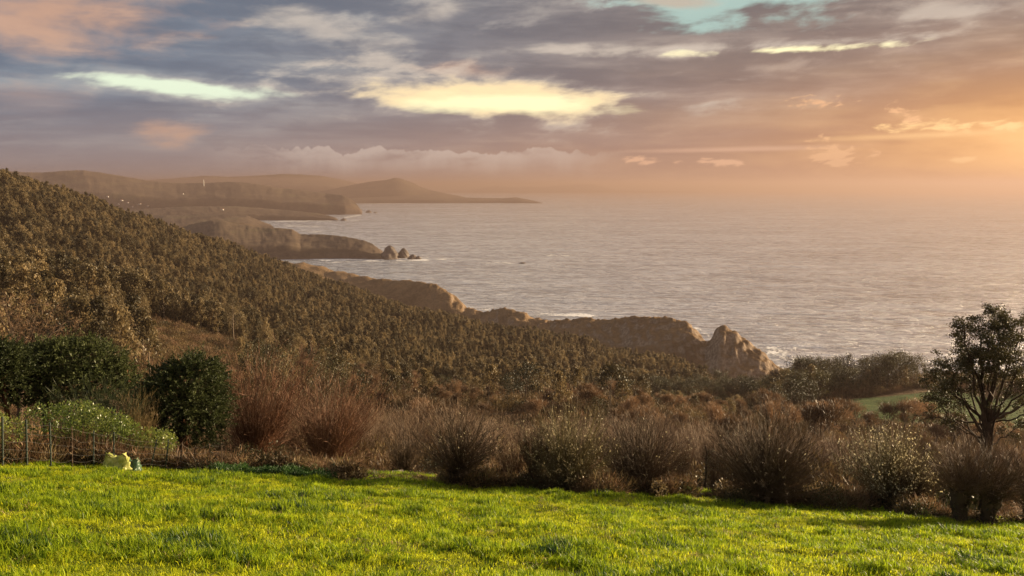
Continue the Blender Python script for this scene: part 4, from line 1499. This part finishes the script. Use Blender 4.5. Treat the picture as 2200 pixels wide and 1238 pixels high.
# ------------------------------------------------------------ the big tree at the right, the bare tree at the left
def limb_tree(seed, base, fork, ends, r0, dd, jit, sub=5, leafn=0, leaf=0.06, sublen=0.9, clus=0.16, start=0.35, twig=0):
    r = np.random.default_rng(seed)
    wood, crown = MB(), MB()
    B = np.array(at(*base, dd))
    B[2] = g1(B[0], B[1]) - 0.3
    Fk = np.array(at(*fork, dd))
    tubes(wood, np.linspace(B, Fk, 7)[None] + r.normal(0, .04, (1, 7, 3)), np.linspace(r0 * 1.25, r0 * .8, 7)[None], 10)
    tips = []
    for (u, v, lf) in ends:
        e = np.array(at(u, v, dd + r.normal(0, jit)))
        span = np.linalg.norm(e - Fk)
        t = np.linspace(0, 1, 12)[:, None]
        s0 = Fk + (B - Fk) * r.uniform(0, .35)
        ctl = s0 * .5 + e * .5 + np.array([0, 0, -0.02 * span]) + (np.array([0, 0, 1]) * 0.16 * span if v < fork[1] - 60 else 0) + r.normal(0, .05 * span, 3)
        P = (1 - t)**2 * s0 + 2 * t * (1 - t) * ctl + t**2 * e
        P[1:-1] += r.normal(0, .025 * span ** .5, (10, 3))
        tubes(wood, P[None], (np.linspace(r0 * (.50 if r.random() < .2 else .26), .010, 12)[None] * (span / 5) ** .5), 6)
        ns = max(3, int(sub * span))
        for k in range(ns):
            f = start + (1 - start) * (k + r.random()) / ns
            o = np.array([np.interp(f, t[:, 0], P[:, q]) for q in range(3)])
            tg = P[min(11, int(f * 11) + 1)] - P[int(f * 11) - 1]
            tg /= np.linalg.norm(tg) + 1e-9
            dr = tg * .6 + r.normal(0, .6, 3) + np.array([0, 0, .15])
            dr /= np.linalg.norm(dr)
            L = sublen * r.uniform(.4, 1.1) * (1.2 - .5 * f)
            Q = np.array([o, o + dr * L * .5 + r.normal(0, .05, 3), o + dr * L + r.normal(0, .08, 3)])
            tubes(wood, Q[None], np.array([[.022, .014, .006]]), 3)
            for q in range(4):
                a_ = Q[1] if q < 2 else Q[2]
                d2 = dr + r.normal(0, .6, 3)
                d2 /= np.linalg.norm(d2)
                E2 = a_ + d2 * L * .5
                tubes(wood, np.array([[a_, (a_ + E2) / 2 + r.normal(0, .03, 3), E2]]), np.array([[.009, .006, .003]]), 3)
                tips.append((E2, d2, lf))
            tips.append((Q[2], dr, lf))
    if leafn:
        for E2, d2, lf in tips:
            k = int(leafn * lf * r.uniform(.3, 1.4))
            if k < 2:
                continue
            c_ = E2 + np.clip(r.normal(0, 1, (k, 3)), -2, 2) * np.array([clus, clus, clus * .6])
            leaves(crown, c_, r.normal(0, .7, (k, 3)) + np.array([0, 0, .4]), leaf * r.uniform(.6, 1.2, k), .6, r)
    if twig:
        T = np.array([q[0] for q in tips])
        Dv = np.array([q[1] for q in tips])
        k = r.integers(0, len(T), twig)
        leaves(crown, T[k] + r.normal(0, .05, (twig, 3)), Dv[k] + r.normal(0, .5, (twig, 3)), r.uniform(.15, .45, twig), .05, r)
    return B, wood, crown


ENDS = [(2132, 668, 1), (2098, 690, 1), (2160, 690, 1), (2070, 705, .9), (2056, 735, 1), (2075, 760, .9), (2030, 770, .9), (2004, 792, 1), (1990, 815, 1), (1992, 842, .9), (2012, 862, .8), (2040, 830, .8),
        (2085, 800, .8), (2120, 740, 1), (2110, 780, .7), (1962, 892, .12), (2020, 905, .15), (2150, 740, .9), (2180, 705, 1), (2210, 690, 1), (2240, 730, 1), (2255, 790, 1), (2230, 850, .9), (2190, 790, .8), (2215, 900, .8), (2170, 900, .5), (2265, 870, 1), (2060, 870, .5)]
B, wd, cr = limb_tree(500, (2122, 1000), (2122, 905), ENDS, 0.26, 38.0, 0.9, sub=3.4, leafn=38, leaf=0.085, sublen=0.70, clus=0.105, start=0.5)
o = thing('alder_tree', B, 'large dark leafy tree with several stems at the right edge', 'tree')
for nm, m_, mt in (('trunk', wd, M_BARK), ('crown', cr, M_DARK)):
    m_.V = [v_ - B for v_ in m_.V]
    mk(nm, m_.mesh(nm), mt, o)
B, wd, cr = limb_tree(510, (35, 960), (48, 745), [(-20, 660, 1), (5, 640, 1), (40, 668, 1), (78, 650, 1), (110, 665, 1), (148, 690, 1), (135, 735, 1), (100, 712, 1), (-40, 720, 1), (20, 700, 1), (70, 700, 1), (165, 715, 1)], 0.16, 55.0, 1.6, sub=4, sublen=1.1, start=.3, twig=2600)
o = thing('bare_tree', B, 'leafless tree with dark crooked branches rising above the left cypress', 'bare tree')
for nm, m_, mt in (('trunk', wd, M_BARK), ('twigs', cr, M_TWIG)):
    m_.V = [v_ - B for v_ in m_.V]
    mk(nm, m_.mesh(nm), mt, o)

# two dark crowns and young trees just beyond the reddish willows
for i, (u, v, dd, H, rad, mat_, lab) in enumerate([
        (548, 735, 95, 7.5, 2.3, M_DARK, 'dark bushy tree rising behind the tallest reddish willow'),
        (580, 742, 97, 7.5, 1.8, M_DARK, 'slim dark tree just right of the bushy one behind the willow'),
        (660, 790, 84, 7.0, 3.2, M_DARK, 'broad dark shrubby tree behind the wide red brown willow fan'),
        (610, 752, 105, 8.0, 2.2, M_EUC, 'grey leaved tree between two dark trees behind the willows'),
        (690, 765, 110, 8.0, 2.4, M_EUC, 'silvery brown tree above the broad dark shrubby one'),
        (497, 628, 330, 19, 3.2, M_EUC, 'tall pale trunked eucalyptus alone at the edge of the clearing'),
        (568, 682, 300, 13, 1.8, M_EUC, 'slender eucalyptus spire at the foot of the hill slope'),
        (1752, 778, 330, 16, 5.0, M_DARK, 'flat topped pine rising above the wood against the sea'),
        (1600, 822, 300, 10, 3.2, M_DARK, 'domed dark tree at the left end of the wood by the white surf'),
        (1545, 800, 380, 14, 3.4, M_DARK, 'spreading pine in front of the rocky cliff foot'),
        (302, 640, 330, 17, 3.0, M_EUC, 'tall drooping eucalyptus at the left side of the clearing'),
        (215, 650, 300, 15, 3.0, M_EUC, 'full crowned eucalyptus standing left of the clearing')]):
    bx, by, tz = at(u, v, dd)
    bz = g1(bx, by)
    H = max(tz - bz, H * .6)
    wd, cr = euc(600 + i, H, rad, .30 if mat_ is M_DARK else .25, 22, 110, .22 if dd < 120 else .42, .3 if mat_ is M_DARK else .6)
    o = thing('evergreen_tree' if mat_ is M_DARK else 'eucalyptus_tree', (bx, by, bz), lab, 'evergreen tree' if mat_ is M_DARK else 'eucalyptus')
    mk('trunk', wd.mesh('trunk'), M_PBARK if mat_ is M_EUC else M_BARK, o)
    mk('crown', cr.mesh('crown'), mat_, o)

# ------------------------------------------------------------ meadow grass
def tuft(seed, n, h, spread, width=0.0035, lean=0.5):
    r = np.random.default_rng(seed)
    mb = MB()
    b = np.concatenate([r.normal(0, spread, (n, 2)), np.zeros((n, 1)) - 0.01], 1)
    a_ = r.uniform(0, 6.283, n)
    L = h * r.uniform(.55, 1.15, n)
    le = lean * r.uniform(.2, 1.2, n)
    dr = np.stack([np.cos(a_), np.sin(a_), np.zeros(n)], 1)
    sd = np.stack([-np.sin(a_), np.cos(a_), np.zeros(n)], 1) * width * r.uniform(.7, 1.4, (n, 1))
    up = np.array([0, 0, 1.0])
    p1 = b + dr * (L * le * .25)[:, None] + up * (L * .5)[:, None]
    p2 = b + dr * (L * le * .8)[:, None] + up * (L * (.98 - .35 * le))[:, None]
    V = np.stack([b - sd, b + sd, p1 + sd, p1 - sd, p2], 1).reshape(-1, 3)
    k = np.arange(n)[:, None] * 5
    mb.add(V, k + np.array([[0, 1, 2, 3]]))
    mb2 = MB()
    mb.F3.append(np.concatenate([k + 3, k + 2, k + 4], 1))
    return mb


NT = 150000
xx = RNG.uniform(-23, 23, NT * 2)
yy = RNG.uniform(5.2, 26.5, NT * 2)
aa, dd_ = np.arctan2(xx, yy), np.hypot(xx, yy)
ok = (np.abs(aa) < R(52)) & (dd_ < 25.8) & (RNG.random(len(xx)) < np.interp(dd_, [6, 12, 26], [1.0, 0.85, 0.55]))
xx, yy, dd_ = xx[ok][:NT], yy[ok][:NT], dd_[ok][:NT]
zz = mead_z(xx, yy)
dry = fbm(xx / 1.1 + 40, yy / 1.0, 3) + RNG.normal(0, .25, len(xx))
lush = fbm(xx / 1.6 - 20, yy / 1.3, 3)
# tussocks of longer, darker grass stand in the hollows
tp = [(tuft(700 + s, 16, .085, .045, .0032, .9).mesh('blades'), M_GRASS) for s in range(4)]
tp += [(tuft(710 + s, 18, .13, .04, .0040, .8).mesh('blades'), M_GRASS2) for s in range(2)]
tp += [(tuft(720, 12, .10, .05, .0030, 1.2).mesh('blades'), M_STRAW)]
tp += [(tuft(730, 16, .12, .04, .0048, .7).mesh('blades'), M_WEED)]
pk = RNG.integers(0, 4, len(xx))
pk = np.where(lush + RNG.normal(0, .28, len(xx)) > 0.20, RNG.integers(4, 6, len(xx)), pk)
pk = np.where((dry > 0.50) & (RNG.random(len(xx)) < .4), 6, pk)
pk = np.where((lush > 0.42) & (RNG.random(len(xx)) < .5), 7, pk)
n_ = len(xx)
s_ = RNG.uniform(.7, 1.25, n_)
instancer('grass', np.stack([xx, yy, zz], 1), np.stack([RNG.normal(0, .12, n_), RNG.normal(0, .12, n_), RNG.uniform(0, 6.28, n_)], 1),
          np.stack([s_, s_, s_ * (1 + np.clip(lush, -.5, .6))], 1), pk, tp, 'sunlit green meadow grass with tussocks')

# weeds, brambles and dead stems along the edge of the meadow
EDGE = [(0, 1000), (150, 1000), (300, 1008), (420, 1018), (560, 1026), (700, 1034), (850, 1036), (1000, 1050), (1100, 1052), (1250, 1066), (1400, 1068), (1520, 1074), (1650, 1090), (1780, 1094), (1900, 1102), (2060, 1122), (2200, 1134)]
px_, ps, pi_, ro = [], [], [], []
for k in range(2600):
    u = RNG.uniform(-60, 2260)
    ve = np.interp(u, [e[0] for e in EDGE], [e[1] for e in EDGE])
    hx, hy, hz, hd = hit(u, ve - 2)
    hd = min(hd, 25.5)
    dn = hd + abs(RNG.normal(0, 1.6)) + 0.1
    q = at(u, 900, dn)
    gap = 760 < u < 960 or 1490 < u < 1560
    lush_ = 430 < u < 720
    t = 0 if (lush_ and dn < hd + 1.4) else RNG.choice([1, 1, 2, 2, 3, 3, 0, 1, 2, 3, 4])
    sc = RNG.uniform(.5, 1.1) * (0.35 if gap else 0.5 if u > 2010 else 1.0) * (0.6 if t == 0 else 1.0)
    px_.append((q[0], q[1], float(mead_z([q[0]], [q[1]])[0]) - .03))
    ps.append((sc, sc, sc * RNG.uniform(.6, 1.1)))
    pi_.append(t)
    ro.append((RNG.normal(0, .1), RNG.normal(0, .1), RNG.uniform(0, 6.28)))
wp = [(clump_bush(750, .28, .42, 260, .10, .8, .35).mesh('weeds'), M_WEED), (clump_bush(751, .38, .45, 260, .10, .5, .45).mesh('weeds'), M_SCRUB),
      (clump_bush(752, .38, .50, 240, .22, 1.0, .05).mesh('weeds'), M_TWIG), (clump_bush(753, .42, .45, 320, .07, .5, .5).mesh('weeds'), M_DARK), (clump_bush(754, .30, .50, 160, .26, 1.3, .04).mesh('weeds'), M_STRAW)]
instancer('weeds', px_, ro, ps, pi_, wp, 'weeds, brambles and dead stems along the meadow edge')
# ------------------------------------------------------------ bramble mounds in the hedge
for i, (u, v, dd0, hw, ht, mat_, n, lf, lab) in enumerate([
        (1785, 1092, 0, 66, 52, M_DARK, 2600, .06, 'low dark bramble mound between the round willow and the catkins'),
        (1225, 1062, 0, 44, 40, M_DARK, 1400, .05, 'dark ivy clump at the foot of the budded willow'),
        (745, 1032, 0, 55, 26, M_STRAW, 500, .10, 'dry yellow bramble spilling onto the grass by the willow fan'),
        (1415, 1068, 0, 26, 36, M_STRAW, 420, .09, 'small dry golden bush at the foot of the straight willow'),
        (1080, 1048, 0, 26, 20, M_WEED, 500, .06, 'small green weed patch left of the budded willow'),
        (560, 1010, 0, 70, 60, M_DARK, 2200, .06, 'dark tangled bramble under the tall reddish willow'),
        (925, 1005, 27, 45, 60, M_DARK, 1500, .06, 'dark green bush behind the gap in the hedge'),
        (1585, 1088, 0, 50, 36, M_DARK, 1200, .05, 'dark bramble skirt at the left foot of the round willow'),
        (1510, 1040, 27, 60, 30, M_TWIG, 700, .10, 'pile of dead brushwood in the gap left of the round willow')]):
    if dd0:
        bx, by, _ = at(u, v, dd0)
        D0 = dd0
    else:
        bx, by, _, D0 = hit(u, v)
        D0 = min(D0, 26)
        bx, by, _ = at(u, v, D0)
    bz = float(mead_z([bx], [by])[0])
    r = np.random.default_rng(800 + i)
    hwm, hm = px2m(hw, D0), px2m(ht, D0)
    es = [((r.uniform(-.6, .6) * hwm, r.uniform(-.3, .3), hm * .35), (hwm * .55, .45, hm * .65)) for _ in range(4)]
    o = mk('bramble', leafy(820 + i, es, n, lf, None, .6).mesh('bramble'), mat_, None, (bx, by, bz - .05), lab, 'bramble')

# ------------------------------------------------------------ wire fence
m_post = plain_mat('dark green post', (0.012, 0.022, 0.016), (0.03, 0.04, 0.028), 12, .5, .4)
m_rod = plain_mat('brown rod', (0.05, 0.03, 0.02), (0.10, 0.06, 0.035), 12, .7, .3)
m_wire = plain_mat('galvanised wire', (0.20, 0.18, 0.15), (0.34, 0.30, 0.25), 20, .4, .5, .6)
POSTS = [(4, 1000, 5, 896, .026), (56, 994, 56, 902, .024), (107, 990, 107, 908, .022), (153, 988, 154, 916, .012), (198, 988, 201, 926, .020), (240, 984, 245, 928, .020), (317, 1004, 337, 945, .020), (351, 996, 362, 944, .020), (382, 1002, 392, 950, .014), (408, 1006, 420, 958, .016), (447, 994, 450, 952, .013), (475, 994, 476, 956, .013)]
fb = at(4, 1000, 19.2)
fo = thing('wire_fence', (0, 0, 0), 'sagging wire fence on thin dark posts in front of the hedge', 'fence')
bot, top = [], []
for (u, v, u2, v2, rad) in POSTS:
    hx, hy, hz, hd = hit(u, v)
    hd = min(hd, 21.6)
    b = np.array(at(u, v, hd))
    b[2] = float(mead_z([b[0]], [b[1]])[0])
    t = np.array(at(u2, v2, hd + 0.05))
    bot.append(b)
    top.append(t)
base = bot[0].copy()
fo.location = base
for k, (b, t) in enumerate(zip(bot, top)):
    pb = MB()
    P = np.linspace(b - np.array([0, 0, .25]), t, 4) - base
    tubes(pb, P[None], np.full((1, 4), POSTS[k][4]), 8)
    mk('post', pb.mesh('post', True), m_rod if POSTS[k][4] < .018 else m_post, fo)
rw = np.random.default_rng(5)
for f in (.06, .20, .36, .54, .74, .95):
    P = []
    for k in range(len(bot) - 1):
        a_, b_ = bot[k] + (top[k] - bot[k]) * f, bot[k + 1] + (top[k + 1] - bot[k + 1]) * f
        sag = rw.uniform(.01, .09)
        for s in np.linspace(0, 1, 6)[:-1]:
            P.append(a_ + (b_ - a_) * s + np.array([0, -.02, -sag * 4 * s * (1 - s) + rw.normal(0, .008)]) - base)
    wb_ = MB()
    tubes(wb_, np.array([P]), np.full((1, len(P)), .0030), 4)
    mk('wire', wb_.mesh('wire'), m_wire, fo)

# ------------------------------------------------------------ plastic sacks by the fence
def sack(seed, w, h, dep, notch):
    r = np.random.default_rng(seed)
    nu, nv = 56, 26
    V = []
    for j in range(nv):
        t = j / (nv - 1)
        for i in range(nu):
            a_ = i / nu * 2 * math.pi
            wv = w * (1 - .32 * t ** 1.5) * (1 + .05 * math.sin(3 * a_ + seed))
            dv = dep * (1 - .75 * t)
            x_ = math.cos(a_) * wv
            y_ = math.sin(a_) * dv
            hh_ = h * (1 - notch * math.exp(-((math.cos(a_) - .35) / .28) ** 2) + .10 * math.cos(2 * a_ + .5))
            z_ = t * hh_
            fold = .035 * math.sin(9 * a_ + 5 * t + seed) + .028 * math.sin(17 * a_ - 7 * t) + .03 * math.sin(6 * t * 3.1 + 4 * a_)
            V.append((x_ * (1 + fold * 1.6), y_ * (1 + fold * 3) + fold * .5, z_ + fold * .25))
    V = np.array(V)
    ii = np.arange(nu * nv).reshape(nv, nu)
    F = np.stack([ii[:-1], np.roll(ii, -1, 1)[:-1], np.roll(ii, -1, 1)[1:], ii[1:]], -1).reshape(-1, 4)
    mb = MB()
    mb.add(V, F)
    # the open top is drawn together
    c0 = len(V)
    rim = V[ii[-1]]
    mid = rim.mean(0) - np.array([0, 0, .08 * h])
    mb.add(np.concatenate([rim, mid[None]]), [[k, (k + 1) % nu, nu] for k in range(nu)])
    return mb


def sack_mat(name, ca, cb):
    m, nt = newmat(name)
    n1 = noise(nt, gen(nt), 6.0, 4, .6, .4)
    c = mixc(nt, n1.ss(.35, .65), ca, cb)
    p = principled(nt, c, .35, .5, bump(nt, n1, .6, .03))
    t = nt.nodes.new('ShaderNodeBsdfTranslucent')
    nt.links.new(c, t.inputs[0])
    mx = nt.nodes.new('ShaderNodeMixShader')
    mx.inputs[0].default_value = .4
    nt.links.new(p.outputs[0], mx.inputs[1])
    nt.links.new(t.outputs[0], mx.inputs[2])
    shader_out(nt, mx.outputs[0])
    return m


for i, (u, v, hw, ht, mt, lab, nm) in enumerate([
        (250, 1012, 27, 34, sack_mat('yellow green plastic', (.30, .33, .07), (.55, .55, .18)), 'crumpled yellow green plastic sack slumped against the fence foot', 'plastic_sack'),
        (284, 1014, 17, 26, sack_mat('dull green plastic', (.07, .13, .07), (.14, .22, .13)), 'smaller dull green plastic sack right of the yellow one', 'plastic_sack')]):
    hx, hy, hz, hd = hit(u, v)
    hd = min(hd, 20.6)
    bx, by, _ = at(u, v, hd)
    bz = float(mead_z([bx], [by])[0])
    ht_m = px2m(ht, hd)
    o = thing(nm, (bx, by, bz), lab, 'sack')
    mk('bag', sack(900 + i, px2m(hw, hd), ht_m, .2, .45).mesh('bag', True), mt, o)
    hl = MB()
    for s in (-1, 1):
        t = np.linspace(0, math.pi, 9)
        tubes(hl, np.stack([s * px2m(hw, hd) * .55 + np.cos(t) * .09, np.full(9, -.03), ht_m * .78 + np.sin(t) * .10], 1)[None], np.full((1, 9), .007), 5)
    mk('handle', hl.mesh('handle', True), M_STRAW, o)

# ------------------------------------------------------------ crate in the gap, dark stem
m_wood = plain_mat('weathered pale wood', (.22, .18, .14), (.36, .31, .25), 10, .8, .2)
bx, by, _ = at(855, 1034, 24.5)
bz = float(mead_z([bx], [by])[0])
o = thing('crate', (bx, by, bz + .02), 'small pale weathered crate in the gap at the meadow edge', 'crate', rz=.2)
W_c, H_c, D_c = px2m(24, 24.5), px2m(11, 24.5), .25
for nm, cc, sz in ([('slat', (0, -D_c / 2, H_c * f), (W_c, .02, H_c * .24)) for f in (.16, .5, .84)] + [('slat', (0, D_c / 2, H_c * f), (W_c, .02, H_c * .24)) for f in (.16, .5, .84)] +
                   [('end_board', (s * (W_c / 2 - .012), 0, H_c / 2), (.022, D_c - .022, H_c)) for s in (-1, 1)] + [('bottom_board', (0, 0, .01), (W_c - .05, D_c - .022, .02))]):
    mk(nm, box(MB(), cc, sz).mesh(nm), m_wood, o)
bx, by, _ = at(1517, 1052, 25.5)
bz = float(mead_z([bx], [by])[0])
sm2 = MB()
hs = at(1515, 958, 25.5)[2] - bz
tt = np.linspace(0, 1, 9)
r = np.random.default_rng(77)
tubes(sm2, (np.stack([tt * -.04 + r.normal(0, .02, 9), r.normal(0, .02, 9), tt * (hs + .3) - .3], 1))[None], np.linspace(.05, .025, 9)[None], 7)
o = thing('dead_stem', (bx, by, bz), 'dark ivy covered dead stem standing in the gap left of the round willow', 'dead tree')
mk('trunk', sm2.mesh('trunk', True), M_BARK, o)
iv = MB()
c_ = np.stack([r.normal(0, .07, 400), r.normal(0, .07, 400), r.uniform(.1, hs * .95, 400)], 1)
leaves(iv, c_, unit(400, r), .05, .7, r)
mk('ivy', iv.mesh('ivy'), M_DARK, o)

# ------------------------------------------------------------ lighthouse, mast, houses far off
m_white = plain_mat('white render', (.62, .60, .56), (.72, .70, .66), .4, .8, .2)
m_roof = plain_mat('clay roof', (.22, .09, .05), (.30, .14, .08), .5, .8, .2)
m_glass = plain_mat('lantern glass', (.05, .06, .07), (.06, .07, .08), 1, .1, .6)
dl = sea_d(1100, 436.5) + 150
x0, y0, zt = at(1104, 415.5, dl)
zb = at(1104, 427.0, dl)[2]
HL = zt - zb
o = thing('lighthouse', (x0, y0, zb), 'tiny lighthouse standing on the low cape', 'lighthouse')
tw = tubes(MB(), np.array([[[0, 0, -4], [0, 0, HL * .35], [0, 0, HL * .7], [0, 0, HL * .82]]]), np.array([[3.6, 3.2, 2.9, 2.8]]), 16)
mk('tower', tw.mesh('tower', True), plain_mat('stone tower', (.20, .17, .15), (.26, .22, .19), .3, .8, .2), o)
gl = tubes(MB(), np.array([[[0, 0, HL * .82], [0, 0, HL * .84], [0, 0, HL * .841], [0, 0, HL * .86]]]), np.array([[3.8, 3.8, 3.7, 3.7]]), 16)
mk('gallery', gl.mesh('gallery'), m_white, o)
ln = tubes(MB(), np.array([[[0, 0, HL * .86], [0, 0, HL * .95]]]), np.array([[1.9, 1.9]]), 12)
mk('lantern', ln.mesh('lantern'), m_glass, o)
cp = tubes(MB(), np.array([[[0, 0, HL * .95], [0, 0, HL * .98], [0, 0, HL]]]), np.array([[2.2, 1.2, .1]]), 12)
mk('cap', cp.mesh('cap'), m_roof, o)


def surf_z(u, v, dd):
    x_, y_, z_ = at(u, v, dd)
    return x_, y_, z_


x0, y0, zb = at(438, 396, 4700)
o = thing('mast', (x0, y0, zb - 12), 'thin pale mast on the crest of the dark headland', 'mast')
zt_ = at(438, 386, 4700)[2] - zb
mk('pole', tubes(MB(), np.array([[[0, 0, 0], [0, 0, zt_ * .5 + 12], [0, 0, zt_ + 12]]]), np.array([[1.9, 1.6, 1.2]]), 10).mesh('pole', True), m_white, o)

HLAB = ['far white house nearest the forest edge', 'far white house high on the headland slope', 'far pale house just right of the highest one', 'far pale cottage in the middle of the hamlet', 'far long white farmhouse in the hamlet',
        'far small white house below the farmhouse', 'far white cottage at the right of the hamlet', 'far lone pale house above the bay', 'far small pale cottage beside the forest', 'far white house on the low hazy shore']
bpy.context.view_layer.update()
dg = bpy.context.evaluated_depsgraph_get()
HP = [(232, 424), (262, 432), (275, 437), (255, 440), (300, 440), (285, 446), (318, 444), (393, 418), (240, 446), (478, 452)]
for k, (u, v) in enumerate(HP):
    x_, y_, z_ = ray(u, v)
    dv = Vector((x_, y_, z_)).normalized()
    # stand it where the line of sight meets the headland beyond the forest
    org = Vector((0, 0, CAMZ)) + dv * 1500
    best = None
    for ob in bpy.data.objects:
        if ob.name.startswith('headland') or ob.name.startswith('hills') or ob.name.startswith('sea'):
            okh, loc, nrm, _ = ob.ray_cast(org, dv)
            if okh and (best is None or (loc - org).length < (best - org).length):
                best = loc
    if best is None or best.length > 9000:
        continue
    wd_ = (9, 12, 10, 8, 16, 8, 9, 11, 8, 10)[k]
    dp_, hh_ = 8, 5.5
    o = thing('house', best - Vector((0, 0, .5)), HLAB[k], 'house', rz=k * .7)
    wm = MB()
    box(wm, (0, 0, hh_ / 2), (wd_, dp_, hh_))
    mk('wall', wm.mesh('wall'), m_white, o)
    rm = MB()
    a_, b_, c2 = wd_ / 2 + .4, dp_ / 2 + .4, hh_ + .02
    rm.add([(-a_, -b_, c2), (a_, -b_, c2), (a_, b_, c2), (-a_, b_, c2), (-a_, 0, c2 + 2.4), (a_, 0, c2 + 2.4)], [[0, 1, 5, 4], [2, 3, 4, 5]])
    rm.add([(-a_, -b_, c2), (-a_, b_, c2), (-a_, 0, c2 + 2.4), (a_, -b_, c2), (a_, b_, c2), (a_, 0, c2 + 2.4)], [[0, 2, 1], [3, 4, 5]])
    mk('roof', rm.mesh('roof'), m_roof, o)

# ------------------------------------------------------------ rocks in the sea
def rock(seed, w, h, dep, peak=0.0):
    r = np.random.default_rng(seed)
    nu, nv = 40, 22
    V = []
    off = r.uniform(0, 50, 2)
    tt, aa_ = np.meshgrid(np.linspace(0, 1, nv), np.arange(nu) / nu * 2 * np.pi, indexing='ij')
    rad = (1 - tt ** (1.0 + peak)) ** (.62 if peak < .5 else .8)
    nz = ridged(np.cos(aa_) * 1.3 + off[0] + tt * 1.4, np.sin(aa_) * 1.3 + off[1] + tt, 4) - .6
    nz2 = fbm(np.cos(aa_) * 4 + tt * 5 + off[1], np.sin(aa_) * 4 + off[0] + tt * 5, 3)
    rr = rad * (1 + nz * .5 + nz2 * .12)
    V = np.stack([np.cos(aa_) * rr * w + .1 * w * tt, np.sin(aa_) * rr * dep, -.15 * h + tt * h * (1.15 + .12 * nz)], -1).reshape(-1, 3)
    ii = np.arange(nu * nv).reshape(nv, nu)
    F = np.stack([ii[:-1], np.roll(ii, -1, 1)[:-1], np.roll(ii, -1, 1)[1:], ii[1:]], -1).reshape(-1, 4)
    return MB().add(V, F)


m_rock = plain_mat('dark wet rock', (.05, .038, .03), (.14, .11, .09), .15, .8, .3, 0, .8)
for k, (u, vb, hw, ht, lab, pk_) in enumerate([
        (836, 556, 22, 28, 'dark rock joined to the tip of the low headland', .3),
        (866, 554, 14, 21, 'pointed sea stack standing just off the headland tip', .9),
        (886, 557, 12, 10, 'low rock at the foot of the pointed sea stack', .2),
        (898, 557, 8, 7, 'outermost small rock off the low headland', .2),
        (792, 457, 7, 5, 'small rock off the point of the broad headland', .5),
        (806, 458, 4, 2.5, 'tiny skerry beyond the small rock off the broad headland', .2),
        (738, 474, 7, 5, 'small rock in the bay under the broad headland', .5),
        (1122, 566, 8, 2.5, 'flat skerry awash with a streak of foam', .2),
        (1690, 802, 14, 9, 'low dark rock at the waterline beside the cliff', .3)]):
    dd = sea_d(u, vb)
    x_, y_, _ = at(u, vb, dd)
    o = mk('sea_rock', rock(950 + k, px2m(hw, dd), px2m(ht, dd), px2m(hw, dd) * 1.2, pk_).mesh('sea_rock'), m_rock, None, (x_, y_, -dd * dd / 2 / EARTH), lab, 'rock')

# ------------------------------------------------------------ surf
m_foam, nt = newmat('surf foam')
at_ = nt.nodes.new('ShaderNodeAttribute')
at_.attribute_name = 'soft'
sp_ = nt.nodes.new('ShaderNodeSeparateColor')
nt.links.new(at_.outputs['Color'], sp_.inputs[0])
mp = nt.nodes.new('ShaderNodeMapping')
mp.inputs['Scale'].default_value = (0.8, 0.8, 1)
nt.links.new(pos(nt), mp.inputs[0])
f1, f2 = noise(nt, mp.outputs[0], .035, 7, .7, .6), noise(nt, mp.outputs[0], .25, 5, .7, .4)
fa = ((E(nt, sp_.outputs[0]) - 1.0) * .36 + (f1 - .5) * 1.5 + (f2 - .5) * 1.1).ss(-.17, .02) * .95
p = principled(nt, (.80, .78, .76), .9, .1)
tr = nt.nodes.new('ShaderNodeBsdfTransparent')
mx = nt.nodes.new('ShaderNodeMixShader')
nt.links.new(fa.s, mx.inputs[0])
nt.links.new(tr.outputs[0], mx.inputs[1])
nt.links.new(p.outputs[0], mx.inputs[2])
shader_out(nt, mx.outputs[0])
fm = MB()
soft = []
for (u1, v1, u2, v2, rpx, gain) in [
        (660, 558, 840, 559, 3.5, 1.0), (840, 559, 930, 556, 4.5, 1.0), (930, 556, 985, 557, 2.5, .75), (690, 564, 760, 563, 2, .6), (1030, 566, 1110, 565.5, 2.2, .95), (1160, 549, 1240, 550, 1.8, .8),
        (575, 476, 730, 474, 1.6, .9), (600, 484, 700, 488, 2.5, .6), (735, 468, 780, 462, 1.8, .85), (740, 475, 775, 475, 1.0, .8), (640, 495, 700, 500, 2.5, .6),
        (1640, 755, 1700, 770, 14, .85), (1690, 775, 1760, 790, 16, .9), (1660, 790, 1720, 803, 12, 1.0), (1540, 725, 1640, 745, 6, .6), (1120, 672, 1300, 682, 5, .72), (1480, 700, 1530, 725, 5, .7), (1000, 660, 1060, 665, 3, .7),
        (1100, 437, 1180, 436.6, .7, .9), (775, 438, 900, 437.6, .5, .8), (1590, 825, 1630, 832, 6, 1.0)]:
    nn, mm_ = 40, 7
    for i in range(nn):
        f = i / (nn - 1)
        for j in range(mm_):
            g = j / (mm_ - 1) * 2 - 1
            u, v = u1 + (u2 - u1) * f, v1 + (v2 - v1) * f + g * rpx * 1.4
            dd = sea_d(u, v)
            x_, y_, _ = at(u, v, dd)
            fm.V.append(np.array([[x_, y_, -dd * dd / 2 / EARTH + .35]]))
            soft.append(gain * max(0, 1 - g * g) * min(1, 6 * f, 6 * (1 - f)))
    ii = np.arange(nn * mm_).reshape(nn, mm_) + fm.n
    fm.F4.append(np.stack([ii[:-1, :-1], ii[:-1, 1:], ii[1:, 1:], ii[1:, :-1]], -1).reshape(-1, 4))
    fm.n += nn * mm_
fme = fm.mesh('surf')
ca_ = fme.color_attributes.new('soft', 'FLOAT_COLOR', 'POINT')
sa = np.zeros((len(soft), 4), np.float32)
sa[:, :3] = np.array(soft)[:, None]
sa[:, 3] = 1
ca_.data.foreach_set('color', sa.ravel())
mk('surf', fme, m_foam, kind='stuff', label='white surf along rocks and shore')
